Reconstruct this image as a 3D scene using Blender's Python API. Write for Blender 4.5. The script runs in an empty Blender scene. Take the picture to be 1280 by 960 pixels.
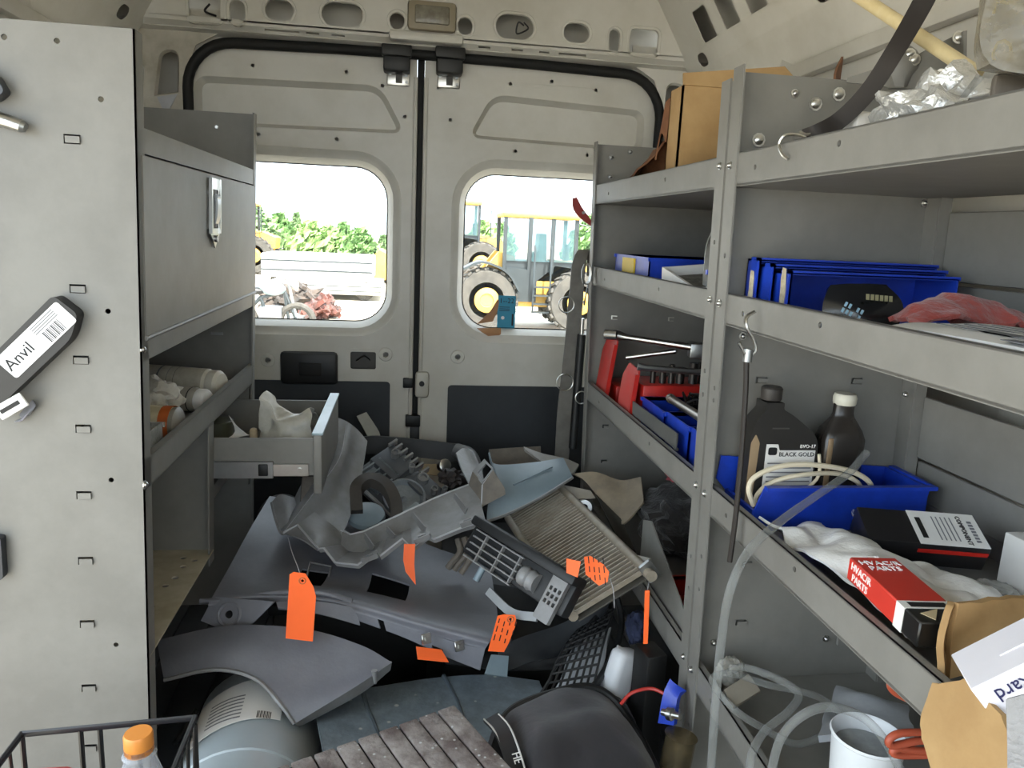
import bpy, bmesh, math, random
from math import sin, cos, pi, radians
from mathutils import Vector, Matrix, noise
from mathutils.geometry import tessellate_polygon
random.seed(7)
SC = bpy.context.scene
COL = SC.collection

# ------------------------------------------------------------------ camera
FPX = 930.0
CAMP = Vector((0, 0, 1.2))
RM = Matrix(((0.989482, -0.015904, -0.143777), (-0.137593, 0.203263, -0.969408), (0.044642, 0.978995, 0.198937)))
cam = bpy.data.cameras.new('camera')
cam.sensor_width = 36.0
cam.lens = 36.0 * FPX / 1280.0
cam.clip_start = 0.02
cam.clip_end = 500
co = bpy.data.objects.new('camera', cam)
COL.objects.link(co)
co.matrix_world = Matrix.Translation(CAMP) @ RM.to_4x4()
SC.camera = co

# ------------------------------------------------------------------ light
w = bpy.data.worlds.new('sky')
SC.world = w
w.use_nodes = True
bg = w.node_tree.nodes['Background']
bg.inputs[0].default_value = (0.78, 0.90, 1.0, 1)
bg.inputs[1].default_value = 1.0
sun = bpy.data.lights.new('sun_offscreen', 'SUN')
sun.energy = 4.5
sun.angle = radians(0.6)
sun.color = (1.0, 0.95, 0.86)
so = bpy.data.objects.new('sun_offscreen', sun)
COL.objects.link(so)
so.rotation_euler = (radians(30), 0, radians(25))     # high sun, from ahead of the van and a little to its right
so.location = (0, -3, 8)
SC.view_settings.view_transform = 'Standard'
SC.view_settings.look = 'None'
SC.view_settings.gamma = 1.0
SC.view_settings.use_curve_mapping = False
SC.view_settings.exposure = 2.5


# ------------------------------------------------------------------ helpers
def at(px, py, x=None, y=None, z=None):
    """world point that lies on the plane x=, y= or z= and is seen at pixel (px, py) of the photo"""
    d = RM @ Vector(((px - 640) / FPX, -(py - 480) / FPX, -1))
    if y is not None:
        t = (y - CAMP.y) / d.y
    elif x is not None:
        t = (x - CAMP.x) / d.x
    else:
        t = (z - CAMP.z) / d.z
    return CAMP + d * t


def lin(h):
    h = h.lstrip('#')
    c = [int(h[i:i + 2], 16) / 255 for i in (0, 2, 4)]
    return tuple((v / 12.92 if v <= .04045 else ((v + .055) / 1.055) ** 2.4) for v in c) + (1,)


MATS = {}


def mat(name, col, rough=.5, metal=0.0, var=.12, scale=6.0, bump=.0, bscale=60., col2=None, spec=.5, alpha=None, trans=0., sheen=0., speck=0.):
    if name in MATS:
        return MATS[name]
    m = bpy.data.materials.new(name)
    m.use_nodes = True
    nt = m.node_tree
    n = nt.nodes
    l = nt.links
    p = n['Principled BSDF']
    c = lin(col) if isinstance(col, str) else col
    if col2 is None:
        c2 = tuple(max(0, v * (1 - var * 2)) for v in c[:3]) + (1,)
    else:
        c2 = lin(col2)
    tc = n.new('ShaderNodeTexCoord')
    nz = n.new('ShaderNodeTexNoise')
    nz.inputs['Scale'].default_value = scale
    nz.inputs['Detail'].default_value = 7
    nz.inputs['Roughness'].default_value = .65
    l.new(tc.outputs['Object'], nz.inputs['Vector'])
    rp = n.new('ShaderNodeValToRGB')
    rp.color_ramp.elements[0].position = .38
    rp.color_ramp.elements[1].position = .62
    rp.color_ramp.elements[0].color = c2
    rp.color_ramp.elements[1].color = c
    l.new(nz.outputs[0], rp.inputs[0])
    if speck:                                     # scattered pale dust spots
        vo = n.new('ShaderNodeTexVoronoi')
        vo.inputs['Scale'].default_value = speck
        l.new(tc.outputs['Object'], vo.inputs['Vector'])
        r2 = n.new('ShaderNodeValToRGB')
        r2.color_ramp.elements[0].position = .10
        r2.color_ramp.elements[1].position = .16
        r2.color_ramp.elements[0].color = (1, 1, 1, 1)
        r2.color_ramp.elements[1].color = (0, 0, 0, 1)
        l.new(vo.outputs['Distance'], r2.inputs[0])
        mxc = n.new('ShaderNodeMixRGB')
        l.new(r2.outputs[0], mxc.inputs[0])
        l.new(rp.outputs[0], mxc.inputs[1])
        mxc.inputs[2].default_value = (.45, .45, .44, 1)
        l.new(mxc.outputs[0], p.inputs['Base Color'])
    else:
        l.new(rp.outputs[0], p.inputs['Base Color'])
    p.inputs['Roughness'].default_value = rough
    p.inputs['Metallic'].default_value = metal
    p.inputs['Specular IOR Level'].default_value = spec
    if sheen:
        p.inputs['Sheen Weight'].default_value = sheen
    if trans:
        p.inputs['Transmission Weight'].default_value = trans
    if bump:
        bn = n.new('ShaderNodeTexNoise')
        bn.inputs['Scale'].default_value = bscale
        bn.inputs['Detail'].default_value = 5
        l.new(tc.outputs['Object'], bn.inputs['Vector'])
        b = n.new('ShaderNodeBump')
        b.inputs['Strength'].default_value = bump
        b.inputs['Distance'].default_value = .01
        l.new(bn.outputs[0], b.inputs['Height'])
        l.new(b.outputs[0], p.inputs['Normal'])
    if alpha is not None:
        tr = n.new('ShaderNodeBsdfTransparent')
        mx = n.new('ShaderNodeMixShader')
        fr = n.new('ShaderNodeLayerWeight')
        fr.inputs[0].default_value = .35
        ad = n.new('ShaderNodeMath')
        ad.operation = 'MULTIPLY_ADD'
        ad.inputs[1].default_value = .5
        ad.inputs[2].default_value = alpha
        ad.use_clamp = True
        l.new(fr.outputs['Facing'], ad.inputs[0])
        l.new(ad.outputs[0], mx.inputs[0])
        l.new(tr.outputs[0], mx.inputs[1])
        l.new(p.outputs[0], mx.inputs[2])
        l.new(mx.outputs[0], n['Material Output'].inputs[0])
    MATS[name] = m
    return m


def cr(pts, n=6, closed=False):
    """Catmull-Rom through points"""
    pts = [Vector(p) for p in pts]
    if len(pts) < 3 and not closed:
        a, b = pts[0], pts[-1]
        return [a.lerp(b, i / n) for i in range(n + 1)]
    N = len(pts)
    out = []
    rng = N if closed else N - 1
    for i in range(rng):
        if closed:
            p0, p1, p2, p3 = pts[(i - 1) % N], pts[i], pts[(i + 1) % N], pts[(i + 2) % N]
        else:
            p1, p2 = pts[i], pts[i + 1]
            p0 = pts[i - 1] if i > 0 else p1 * 2 - p2
            p3 = pts[i + 2] if i + 2 < N else p2 * 2 - p1
        for k in range(n):
            t = k / n
            out.append(.5 * ((2 * p1) + (p2 - p0) * t + (2 * p0 - 5 * p1 + 4 * p2 - p3) * t * t + (3 * p1 - p0 - 3 * p2 + p3) * t ** 3))
    if not closed:
        out.append(pts[-1])
    return out


def rrect(x0, z0, x1, z1, r, n=6):
    """rounded outline, ccw; r = one radius or (bl, br, tr, tl)"""
    if not isinstance(r, (tuple, list)):
        r = (r,) * 4
    pts = []
    for (cx, cz, a0, rr) in ((x0, z0, pi, r[0]), (x1, z0, 1.5 * pi, r[1]), (x1, z1, 0, r[2]), (x0, z1, .5 * pi, r[3])):
        sx = 1 if cx == x0 else -1
        sz = 1 if cz == z0 else -1
        for k in range(n + 1):
            a = a0 + .5 * pi * k / n
            pts.append((cx + sx * rr + rr * cos(a), cz + sz * rr + rr * sin(a)))
    return pts


def roundpoly(pts, rs, n=5):
    """round the corners of a polygon"""
    out = []
    N = len(pts)
    for i in range(N):
        p = Vector(pts[i])
        r = rs[i] if isinstance(rs, (list, tuple)) else rs
        a = (Vector(pts[i - 1]) - p).normalized() * r
        b = (Vector(pts[(i + 1) % N]) - p).normalized() * r
        for k in range(n + 1):
            t = k / n
            q = p + a * (1 - t) ** 2 + b * t ** 2
            out.append((q.x, q.y))
    return out


def inset(pts, d):
    """offset a closed ccw outline inwards"""
    out = []
    N = len(pts)
    for i in range(N):
        a, p, b = Vector(pts[i - 1]), Vector(pts[i]), Vector(pts[(i + 1) % N])
        k = 1
        while (p - a).length < 1e-6 and k < N:
            k += 1
            a = Vector(pts[i - k])
        k = 1
        while (b - p).length < 1e-6 and k < N:
            k += 1
            b = Vector(pts[(i + k) % N])
        n1 = Vector((-(p - a).y, (p - a).x)).normalized()
        n2 = Vector((-(b - p).y, (b - p).x)).normalized()
        m = (n1 + n2)
        if m.length < 1e-6:
            m = n1
        m.normalize()
        c = max(.4, m.dot(n1))
        q = p + m * (d / c)
        out.append((q.x, q.y))
    return out


class B:
    """collects shapes into one bmesh"""

    def __init__(s):
        s.bm = bmesh.new()

    def face(s, vs):
        try:
            return s.bm.faces.new(vs)
        except ValueError:
            return None

    def box(s, x0, x1, y0, y1, z0, z1, bev=0., seg=2, M=None):
        b = bmesh.new()
        bmesh.ops.create_cube(b, size=1)
        for v in b.verts:
            v.co = Vector(((x0 + x1) / 2 + v.co.x * (x1 - x0), (y0 + y1) / 2 + v.co.y * (y1 - y0), (z0 + z1) / 2 + v.co.z * (z1 - z0)))
        if bev:
            bmesh.ops.bevel(b, geom=b.edges[:], offset=bev, segments=seg, profile=.5, affect='EDGES')
        if M:
            b.transform(M)
        return s.merge(b)

    def merge(s, b):
        me = bpy.data.meshes.new('tmp')
        b.to_mesh(me)
        b.free()
        s.bm.from_mesh(me)
        bpy.data.meshes.remove(me)
        return s

    def add(s, other, M=None):
        b = other.bm
        if M:
            b.transform(M)
        return s.merge(b)

    def xf(s, M):
        s.bm.transform(M)
        return s

    def warp(s, f):
        for v in s.bm.verts:
            v.co = Vector(f(v.co))
        return s

    def rings(s, rings, closed=True, cap0=True, cap1=True):
        R = [[s.bm.verts.new(p) for p in r] for r in rings]
        for a, b in zip(R, R[1:]):
            N = len(a)
            for i in range(N if closed else N - 1):
                j = (i + 1) % N
                s.face((a[i], a[j], b[j], b[i]))
        if closed and cap0:
            s.face(R[0][::-1])
        if closed and cap1:
            s.face(R[-1])
        return s

    def tube(s, pts, r, n=8, closed=False, caps=True, flat=None, up=None):
        """tube along points; r a radius or list; flat=(a,b) gives a rectangular a x b section"""
        pts = [Vector(p) for p in pts]
        N = len(pts)
        rings = []
        nrm = None
        for i in range(N):
            a = pts[i - 1] if (i > 0 or closed) else pts[i]
            b = pts[(i + 1) % N] if (i < N - 1 or closed) else pts[i]
            t = (b - a)
            if t.length < 1e-9:
                t = Vector((0, 0, 1))
            t.normalize()
            if up is not None:
                nrm = Vector(up) - t * Vector(up).dot(t)
            elif nrm is None:
                ref = Vector((0, 0, 1)) if abs(t.z) < .9 else Vector((1, 0, 0))
                nrm = ref - t * ref.dot(t)
            else:
                nrm = nrm - t * nrm.dot(t)
            nrm.normalize()
            bi = t.cross(nrm)
            rr = r[i] if isinstance(r, (list, tuple)) else r
            if flat:
                h, k = flat[0] / 2, flat[1] / 2
                rings.append([pts[i] + bi * x * h + nrm * y * k for x, y in ((-1, -1), (1, -1), (1, 1), (-1, 1))])
            else:
                rings.append([pts[i] + (bi * cos(2 * pi * k / n) + nrm * sin(2 * pi * k / n)) * rr for k in range(n)])
        if closed:
            rings.append(rings[0])
        return s.rings(rings, True, caps and not closed, caps and not closed)

    def cyl(s, p0, p1, r0, r1=None, n=16, caps=True):
        return s.tube([p0, p1], [r0, r0 if r1 is None else r1], n=n, caps=caps)

    def lathe(s, prof, p0, axis=(0, 0, 1), n=20, caps=True):
        """prof: list of (height along axis, radius)"""
        ax = Vector(axis).normalized()
        p0 = Vector(p0)
        ref = Vector((1, 0, 0)) if abs(ax.x) < .9 else Vector((0, 1, 0))
        u = (ref - ax * ref.dot(ax)).normalized()
        v = ax.cross(u)
        rings = [[p0 + ax * h + (u * cos(2 * pi * k / n) + v * sin(2 * pi * k / n)) * max(r, 1e-4) for k in range(n)] for h, r in prof]
        return s.rings(rings, True, caps, caps)

    def grid(s, rows, th=0., skip=None):
        """surface through a grid of points, given a thickness th along its normal"""
        R, Cn = len(rows), len(rows[0])
        P = [[Vector(p) for p in r] for r in rows]
        def nr(i, j):
            a = P[min(i + 1, R - 1)][j] - P[max(i - 1, 0)][j]
            b = P[i][min(j + 1, Cn - 1)] - P[i][max(j - 1, 0)]
            c = a.cross(b)
            return c.normalized() if c.length > 1e-9 else Vector((0, 0, 1))
        V = [[s.bm.verts.new(P[i][j]) for j in range(Cn)] for i in range(R)]
        W = [[s.bm.verts.new(P[i][j] - nr(i, j) * th) for j in range(Cn)] for i in range(R)] if th else None
        keep = {}
        for i in range(R - 1):
            for j in range(Cn - 1):
                k = not (skip and skip((i + .5) / (R - 1), (j + .5) / (Cn - 1)))
                keep[i, j] = k
                if k:
                    s.face((V[i][j], V[i + 1][j], V[i + 1][j + 1], V[i][j + 1]))
                    if th:
                        s.face((W[i][j], W[i][j + 1], W[i + 1][j + 1], W[i + 1][j]))
        if th:
            for (i, j), k in keep.items():
                if not k:
                    continue
                for (di, dj, a, b) in ((-1, 0, (i, j), (i, j + 1)), (1, 0, (i + 1, j + 1), (i + 1, j)), (0, -1, (i + 1, j), (i, j)), (0, 1, (i, j + 1), (i + 1, j + 1))):
                    if not keep.get((i + di, j + dj), False):
                        s.face((V[a[0]][a[1]], V[b[0]][b[1]], W[b[0]][b[1]], W[a[0]][a[1]]))
        loose = [v for v in s.bm.verts if not v.link_faces]
        for v in loose:
            s.bm.verts.remove(v)
        return s

    def sheet(s, rows, th=.003, nu=6, nv=6, skip=None, jit=0., js=8.):
        """smooth shell through a coarse control grid of points"""
        a = [cr(r, nv) for r in rows]
        cols = [cr([a[i][j] for i in range(len(a))], nu) for j in range(len(a[0]))]
        g = [[cols[j][i] for j in range(len(cols))] for i in range(len(cols[0]))]
        if jit:
            g = [[p + noise.noise_vector(p * js) * jit for p in r] for r in g]
        return s.grid(g, th, skip)

    def plate(s, outer, holes, f, th):
        """flat plate with holes; f(u, v, w) maps to 3D, w runs 0..th"""
        loops = [outer] + list(holes)
        tri = tessellate_polygon([[Vector((p[0], p[1], 0)) for p in l] for l in loops])
        flat = [p for l in loops for p in l]
        A = [s.bm.verts.new(f(p[0], p[1], 0)) for p in flat]
        Bv = [s.bm.verts.new(f(p[0], p[1], th)) for p in flat] if th else None
        for t in tri:
            s.face([A[i] for i in t])
            if th:
                s.face([Bv[i] for i in t[::-1]])
        if th:
            k = 0
            for l in loops:
                N = len(l)
                for i in range(N):
                    j = (i + 1) % N
                    s.face((A[k + i], Bv[k + i], Bv[k + j], A[k + j]))
                k += N
        return s

    def loft(s, la, lb, fa, fb):
        N = len(la)
        A = [s.bm.verts.new(fa(*p)) for p in la]
        C = [s.bm.verts.new(fb(*p)) for p in lb]
        for i in range(N):
            j = (i + 1) % N
            s.face((A[i], A[j], C[j], C[i]))
        return s

    def blob(s, c, rad, amp=.15, sc=8., sub=3, flat=None, M=None, seed=0):
        b = bmesh.new()
        bmesh.ops.create_icosphere(b, subdivisions=sub, radius=1)
        rad = Vector(rad) if not isinstance(rad, (int, float)) else Vector((rad,) * 3)
        for v in b.verts:
            d = v.co.copy()
            k = 1 + amp * noise.noise(d * sc * .3 + Vector((seed, 0, 0))) * 1.6 + amp * .6 * noise.noise(d * sc * .8 + Vector((0, seed, 3)))
            q = Vector((d.x * rad.x, d.y * rad.y, d.z * rad.z)) * k
            if flat is not None:
                q.z = max(q.z, flat)
            v.co = q
        if M:
            b.transform(M)
        bmesh.ops.translate(b, verts=b.verts, vec=Vector(c))
        return s.merge(b)

    def done(s, smooth=38):
        bm = s.bm
        bmesh.ops.remove_doubles(bm, verts=bm.verts, dist=1e-6)
        bmesh.ops.recalc_face_normals(bm, faces=bm.faces)
        ca = cos(radians(smooth))
        for f in bm.faces:
            f.smooth = True
        for e in bm.edges:
            if len(e.link_faces) == 2:
                e.smooth = e.link_faces[0].normal.dot(e.link_faces[1].normal) > ca
            else:
                e.smooth = False
        return bm


def mesh_obj(name, b, m, org, parent=None, keep=False):
    bm = b.done() if isinstance(b, B) else b
    bmesh.ops.translate(bm, verts=bm.verts, vec=-Vector(org))
    me = bpy.data.meshes.new(name)
    bm.to_mesh(me)
    bm.free()
    me.materials.append(m)
    o = bpy.data.objects.new(name, me)
    COL.objects.link(o)
    if parent:
        o.parent = parent
    return o


def bbox(bs):
    lo = Vector((1e9,) * 3)
    hi = Vector((-1e9,) * 3)
    for b in bs:
        for v in b.bm.verts:
            for k in range(3):
                lo[k] = min(lo[k], v.co[k])
                hi[k] = max(hi[k], v.co[k])
    return lo, hi


def walk(parts):
    for p in parts:
        yield p[1]
        if len(p) > 3:
            yield from walk(p[3])


def add_parts(parts, root, org):
    """parts: (name, B, material[, sub-parts[, label]]) in world coordinates"""
    for p in parts:
        o = mesh_obj(p[0], p[1], p[2], org, root)
        if len(p) > 4 and p[4]:
            o['label'] = p[4]
        if len(p) > 3 and p[3]:
            for q in p[3]:
                c = mesh_obj(q[0], q[1], q[2], org, o)


def T(name, label, cat, parts, group=None, M=None):
    """a thing with parts: an Empty at its base"""
    if M is not None:
        for b in walk(parts):
            b.bm.transform(M)
    lo, hi = bbox(list(walk(parts)))
    org = Vector(((lo.x + hi.x) / 2, (lo.y + hi.y) / 2, lo.z))
    e = bpy.data.objects.new(name, None)
    e.empty_display_size = .05
    COL.objects.link(e)
    e.location = org
    e['label'] = label
    e['category'] = cat
    if group:
        e['group'] = group
    add_parts(parts, e, org)
    return e


def S(name, label, cat, b, m, group=None, M=None, kind=None, parts=None):
    """a thing that is one mesh (parts, if given, hang on it)"""
    if M is not None:
        b.bm.transform(M)
    lo, hi = bbox([b])
    org = Vector(((lo.x + hi.x) / 2, (lo.y + hi.y) / 2, lo.z))
    o = mesh_obj(name, b, m, org)
    o.location = org
    o['label'] = label
    o['category'] = cat
    if group:
        o['group'] = group
    if kind:
        o['kind'] = kind
    if parts:
        add_parts(parts, o, org)
    return o


def ST(name, b, m, parts=None):
    """a piece of the setting"""
    o = mesh_obj(name, b, m, (0, 0, 0))
    o['kind'] = 'structure'
    if parts:
        add_parts(parts, o, Vector((0, 0, 0)))
    return o


def text(s, size, M, depth=.0004):
    """lettering as a thin mesh; M places the xy plane of the text (origin = centre)"""
    cu = bpy.data.curves.new('lettering', 'FONT')
    cu.body = s
    cu.size = size
    cu.align_x = 'CENTER'
    cu.align_y = 'CENTER'
    cu.extrude = depth
    cu.resolution_u = 2
    o = bpy.data.objects.new('lettering', cu)
    COL.objects.link(o)
    dg = bpy.context.evaluated_depsgraph_get()
    me = bpy.data.meshes.new_from_object(o.evaluated_get(dg))
    b = B()
    b.bm.from_mesh(me)
    bpy.data.objects.remove(o)
    bpy.data.curves.remove(cu)
    bpy.data.meshes.remove(me)
    b.bm.transform(M)
    return b


def frame(o, xd, yd):
    """matrix whose x axis is xd, y axis towards yd, at o"""
    x = Vector(xd).normalized()
    y = Vector(yd)
    y = (y - x * y.dot(x)).normalized()
    z = x.cross(y)
    return Matrix.Translation(Vector(o)) @ Matrix((x, y, z)).transposed().to_4x4()


def rot(deg, ax):
    return Matrix.Rotation(radians(deg), 4, ax)


def tr(x, y, z):
    return Matrix.Translation((x, y, z))


# ------------------------------------------------------------------ materials
WHITE = mat('van_white_paint', '#cfccc4', .42, var=.06, scale=2.5, col2='#bfbbb0')
WHITE2 = mat('van_white_paint_dusty', '#c2bdb1', .55, scale=5, col2='#9a9282')
GREY = mat('shelf_grey_paint', '#7a7873', .5, scale=9, col2='#716f6a', bump=.03)
RUB = mat('black_rubber', '#0c0c0c', .7, var=.2)
BLK = mat('black_plastic', '#141414', .5, var=.2)
HARD = mat('dark_hardboard', '#33373c', .55, scale=2.2, col2='#272a2e')
STEEL = mat('bright_steel', '#c9c8c4', .28, metal=1, var=.1)
ZINC = mat('zinc_steel', '#a9abab', .38, metal=1, var=.12)
GLASS = mat('window_glass', '#e8f0ee', .05, alpha=.03, var=0)
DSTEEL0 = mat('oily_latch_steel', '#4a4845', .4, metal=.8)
circ = lambda x, z, r, n=10: [(x + r * cos(2 * pi * k / n), z + r * sin(2 * pi * k / n)) for k in range(n)]
YEL = mat('beige_plate', '#b3ab98', .6, scale=12, col2='#9f967f')

# ================================================================== the van
YD = 2.48          # inner face of the rear doors
CX = .055          # middle of the van
WL, WR = -.875, .985
ZT = 1.93
yz = lambda y: (lambda u, v, w: Vector((u, y + w, v)))        # plate in the xz plane, thickness away from the camera

# floor, ceiling, walls
b = B()
for i in range(22):
    x = WL + i * (WR - WL) / 22
    wd = (WR - WL) / 22
    b.box(x, x + wd * .55, -.95, YD + .05, -.02, 0)
    b.box(x + wd * .55, x + wd, -.95, YD + .05, -.025, -.008)
ST('floor', b, mat('floor_dark_steel', '#3c3d3f', .6, scale=6))
b = B()
prof = []
n = 13
for i in range(n):
    x0 = WL + .2 + (WR - WL - .4) * i / n
    wd = (WR - WL - .4) / n
    for (u, z) in ((0, 0), (.55, 0), (.65, .012), (.9, .012), (1.0, 0)):
        prof.append((x0 + wd * u, ZT + .03 + z - .035 * ((x0 + wd * u - CX) / .75) ** 2))
b.rings([[Vector((x, y, z)) for x, z in prof] + [Vector((x, y, z + .02)) for x, z in prof[::-1]] for y in (-.95, -.3, .7, 1.3, 1.9, 2.45)])
for y in (.25, 1.15, 2.05):
    b.box(WL + .2, WR - .2, y, y + .05, ZT - .03, ZT + .02, .006)
ST('ceiling', b, WHITE)


def side_wall(sgn, xw, name, y0):
    b = B()
    fx = lambda u, v, w: Vector((xw + sgn * w - sgn * max(0, v - 1.0) ** 2 * .12, u, v))
    # lower wall, belt and upper wall with pressed beads
    zs = [0.0, .35, .7, 1.0, 1.2, 1.4, 1.6, 1.68]
    ys = [y0]
    while ys[-1] < 2.46:
        ys.append(min(2.46, ys[-1] + .06))
    rows = []
    for z in zs:
        r = []
        for y in ys:
            d = .014 if (abs(((y + .02) % .42) - .21) < .035) else 0
            r.append(fx(y, z, 0) + Vector((-sgn * d, 0, 0)))
        rows.append(r)
    b.grid(rows if sgn > 0 else [r[::-1] for r in rows], .004)
    # inclined roof rail with its row of openings
    zA, zB = 1.62, ZT
    xA, xB = xw - sgn * .045, xw - sgn * .235
    L = math.hypot(xB - xA, zB - zA)
    f = lambda u, v, w: Vector((xA + (xB - xA) * v / L - 0 * w, u, zA + (zB - zA) * v / L + w))
    holes = []
    for y in (2.19, 2.04, 1.89, 1.30):
        if y > y0 + .1:
            holes.append(rrect(y - .055, L * .46, y + .035, L * .72, .008, 2))
    for y in (2.28, 1.62):
        if y > y0 + .1:
            holes.append(rrect(y - .03, L * .3, y + .03, L * .42, .02, 3))
    rail = B().plate([(y0, 0), (2.42, 0), (2.42, L), (y0, L)], holes, f, .003)
    fold = B().box(min(xA, xA - sgn * .03), max(xA, xA - sgn * .03), y0, 2.42, zA - .03, zA + .005, .006)
    Do = Vector((sgn * .07, 0, .05))
    oc = [(y0, 0), (2.42, 0), (2.42, L), (y0, L)]
    hollow = B().rings([[f(u, v, .003) for u, v in oc], [f(u, v, 0) + Do for u, v in oc]], cap0=False)
    # vertical rib at the end of the wall
    rib = B().box(min(xw, xw - sgn * .05), max(xw, xw - sgn * .05), 2.02, 2.10, .02, 1.62, .012)
    rib2 = B().box(min(xw, xw - sgn * .03), max(xw, xw - sgn * .03), .98, 1.06, .02, 1.62, .012) if y0 < .9 else B().box(min(xw, xw - sgn * .03), max(xw, xw - sgn * .03), y0, y0 + .1, .02, 1.62, .012)
    ST(name, b, WHITE, [('roof_rail', rail, WHITE), ('rail_fold', fold, WHITE), ('rail_outer_skin', hollow, WHITE), ('wall_rib', rib, WHITE), ('wall_rib', rib2, WHITE)])


side_wall(-1, WL, 'wall_left', 1.02)      # the side door ahead of the left rack stands open
side_wall(1, WR, 'wall_right', -.95)
ST('wall_front_added', B().box(WL, WR, -.99, -.95, -.02, .95).box(WL, WR, -.99, -.95, 1.72, ZT + .05).box(WL, WL + .12, -.99, -.95, .94, 1.73).box(WR - .12, WR, -.99, -.95, .94, 1.73), WHITE)      # unseen bulkhead, added with its opening to shape the light inside
ST('trim_7', B().box(WL - .01, WL + .06, -.95, 1.04, 1.66, ZT + .03, .01).box(WL - .01, WL + .22, -.95, 1.04, 1.90, ZT + .05, .01), WHITE)      # roof rail over the open side door

# ---- rear end: pillars and header round the door opening
XL, XR, ZTOP = -.652 , .812, 1.715
hl = lambda px, py: at(px, py, y=2.40)


def hole_at(x0, y0, x1, y1, r, yy=2.40, n=4):
    a = at(x0, y1, y=yy)
    c = at(x1, y0, y=yy)
    rr = min(r, (c.x - a.x) * .499, (c.z - a.z) * .499)
    return rrect(a.x, a.z, c.x, c.z, rr, n)


HH = [hole_at(236, -4, 275, 26, .012), hole_at(287, 0, 306, 29, .05), hole_at(331, 1, 367, 24, .05), hole_at(402, 5, 454, 31, .05),
      hole_at(487, 16, 506, 36, .05), hole_at(572, 22, 591, 43, .05), hole_at(619, 20, 668, 47, .05), hole_at(704, 30, 738, 52, .05),
      hole_at(760, 37, 776, 65, .05), hole_at(786, 38, 824, 67, .015)]
zh0 = 1.765
b = B().plate([(WL + .06, zh0), (WR - .06, zh0), (WR - .2, ZT + .01), (WL + .2, ZT + .01)], HH, yz(2.40), .004)
# pressed rims round the openings
for h in HH:
    b.loft(inset(h, -.008), h, yz0 := (lambda u, v: Vector((u, 2.3985, v))), lambda u, v: Vector((u, 2.412, v)))
# ledge from the header down to the seal, pierced by a row of slots
slot_holes = []
for (x0, y0, x1, y1) in ((334, 41, 371, 47), (384, 47, 398, 50), (415, 50, 430, 53), (598, 64, 612, 67), (640, 66, 653, 70), (674, 69, 686, 72), (699, 68, 732, 74)):
    a = at((x0 + x1) / 2, (y0 + y1) / 2, y=2.415)
    wd = (x1 - x0) / 930 * 2.45 / 2
    slot_holes.append(rrect(a.x - wd, .28, a.x + wd, .72, .005, 3))
lx0, lx1 = WL + .04, WR - .04
b.plate([(lx0, 0), (lx1, 0), (lx1, 1), (lx0, 1)], slot_holes, lambda u, v, w: Vector((u, 2.404 + .021 * v, zh0 - .012 - .011 * v + w)), .002)
b.box(lx0, lx1, 2.403, 2.406, zh0 - .012, zh0 + .002)
b.grid([[Vector((x, y, z)) for y, z in ((2.425, 1.742), (2.47, 1.735), (2.56, 1.735))] for x in (lx0, 0, lx1)], .002)
b.box(-.06, .16, 2.385, 2.43, 1.745, 1.772, .008)
b.box(WL + .1, WR - .1, 2.40, 2.52, ZT - .005, ZT + .09)
cav = B().plate([(WL, 1.73), (WR, 1.73), (WR, ZT + .09), (WL, ZT + .09)], [], yz(2.56), .004).box(WL, WR, 2.40, 2.56, ZT + .085, ZT + .09).box(WL - .004, WL, 2.40, 2.564, 1.60, ZT + .09).box(WR, WR + .004, 2.40, 2.564, 1.60, ZT + .09)
# cables seen inside two openings
cab = B().tube(cr([at(262, 5, y=2.43), at(256, 14, y=2.44), at(270, 20, y=2.43)], 8), .003, 6)
cab2 = B().tube(cr([at(655, 32, y=2.43), at(648, 28, y=2.43), at(646, 42, y=2.44), at(660, 36, y=2.43), at(655, 28, y=2.43)], 8), .0025, 6)
ST('trim_1', b, WHITE, [('header_outer_skin', cav, WHITE)] + [('cable', cab, BLK), ('cable', cab2, BLK)])

# door pillars (left with two dark openings, right with one)
lho = roundpoly([(at(193, 121, y=2.46).x, at(193, 121, y=2.46).z), (at(224, 116, y=2.46).x, at(224, 116, y=2.46).z), (at(225, 62, y=2.46).x, at(225, 62, y=2.46).z), (at(200, 62, y=2.46).x, at(200, 62, y=2.46).z)], [.005, .005, .03, .03])
lh2 = roundpoly([(at(168, 106, y=2.46).x, at(168, 106, y=2.46).z), (at(181, 106, y=2.46).x, at(181, 106, y=2.46).z), (at(182, 82, y=2.46).x, at(182, 82, y=2.46).z), (at(168, 80, y=2.46).x, at(168, 80, y=2.46).z)], [.004, .004, .015, .015])
b = B().plate([(WL, 0), (XL - .01, 0), (XL - .01, 1.60), (XL + .03, 1.70), (XL + .11, 1.745), (XL + .11, 1.80), (WL + .05, 1.80), (WL, 1.62)], [lho, lh2], yz(2.455), .004)
c = B().rings([[Vector((x, y, z)) for x, z in ((WL, .01), (XL - .014, .01), (XL - .014, 1.735), (WL, 1.735))] for y in (2.459, 2.60)], cap0=False)
tape = B().sheet([[at(196, 121, y=2.452), at(222, 117, y=2.452)], [at(206, 142, y=2.448), at(209, 142, y=2.448)]], .001, 3, 3)
lip = B().loft(lho, inset(lho, .006), lambda u, v: Vector((u, 2.455, v)), lambda u, v: Vector((u, 2.466, v)))
ST('trim_2', b, WHITE2, [('pillar_outer_skin', c, WHITE), ('torn_tape', tape, mat('grey_tape', '#b9bac0', .3)), ('opening_lip', lip, WHITE2)])
a0, a1 = at(822, 180, y=2.46), at(845, 104, y=2.46)
rho = rrect(a0.x + .012, a0.z - .12, a0.x + .075, a1.z, .025, 4)
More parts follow.
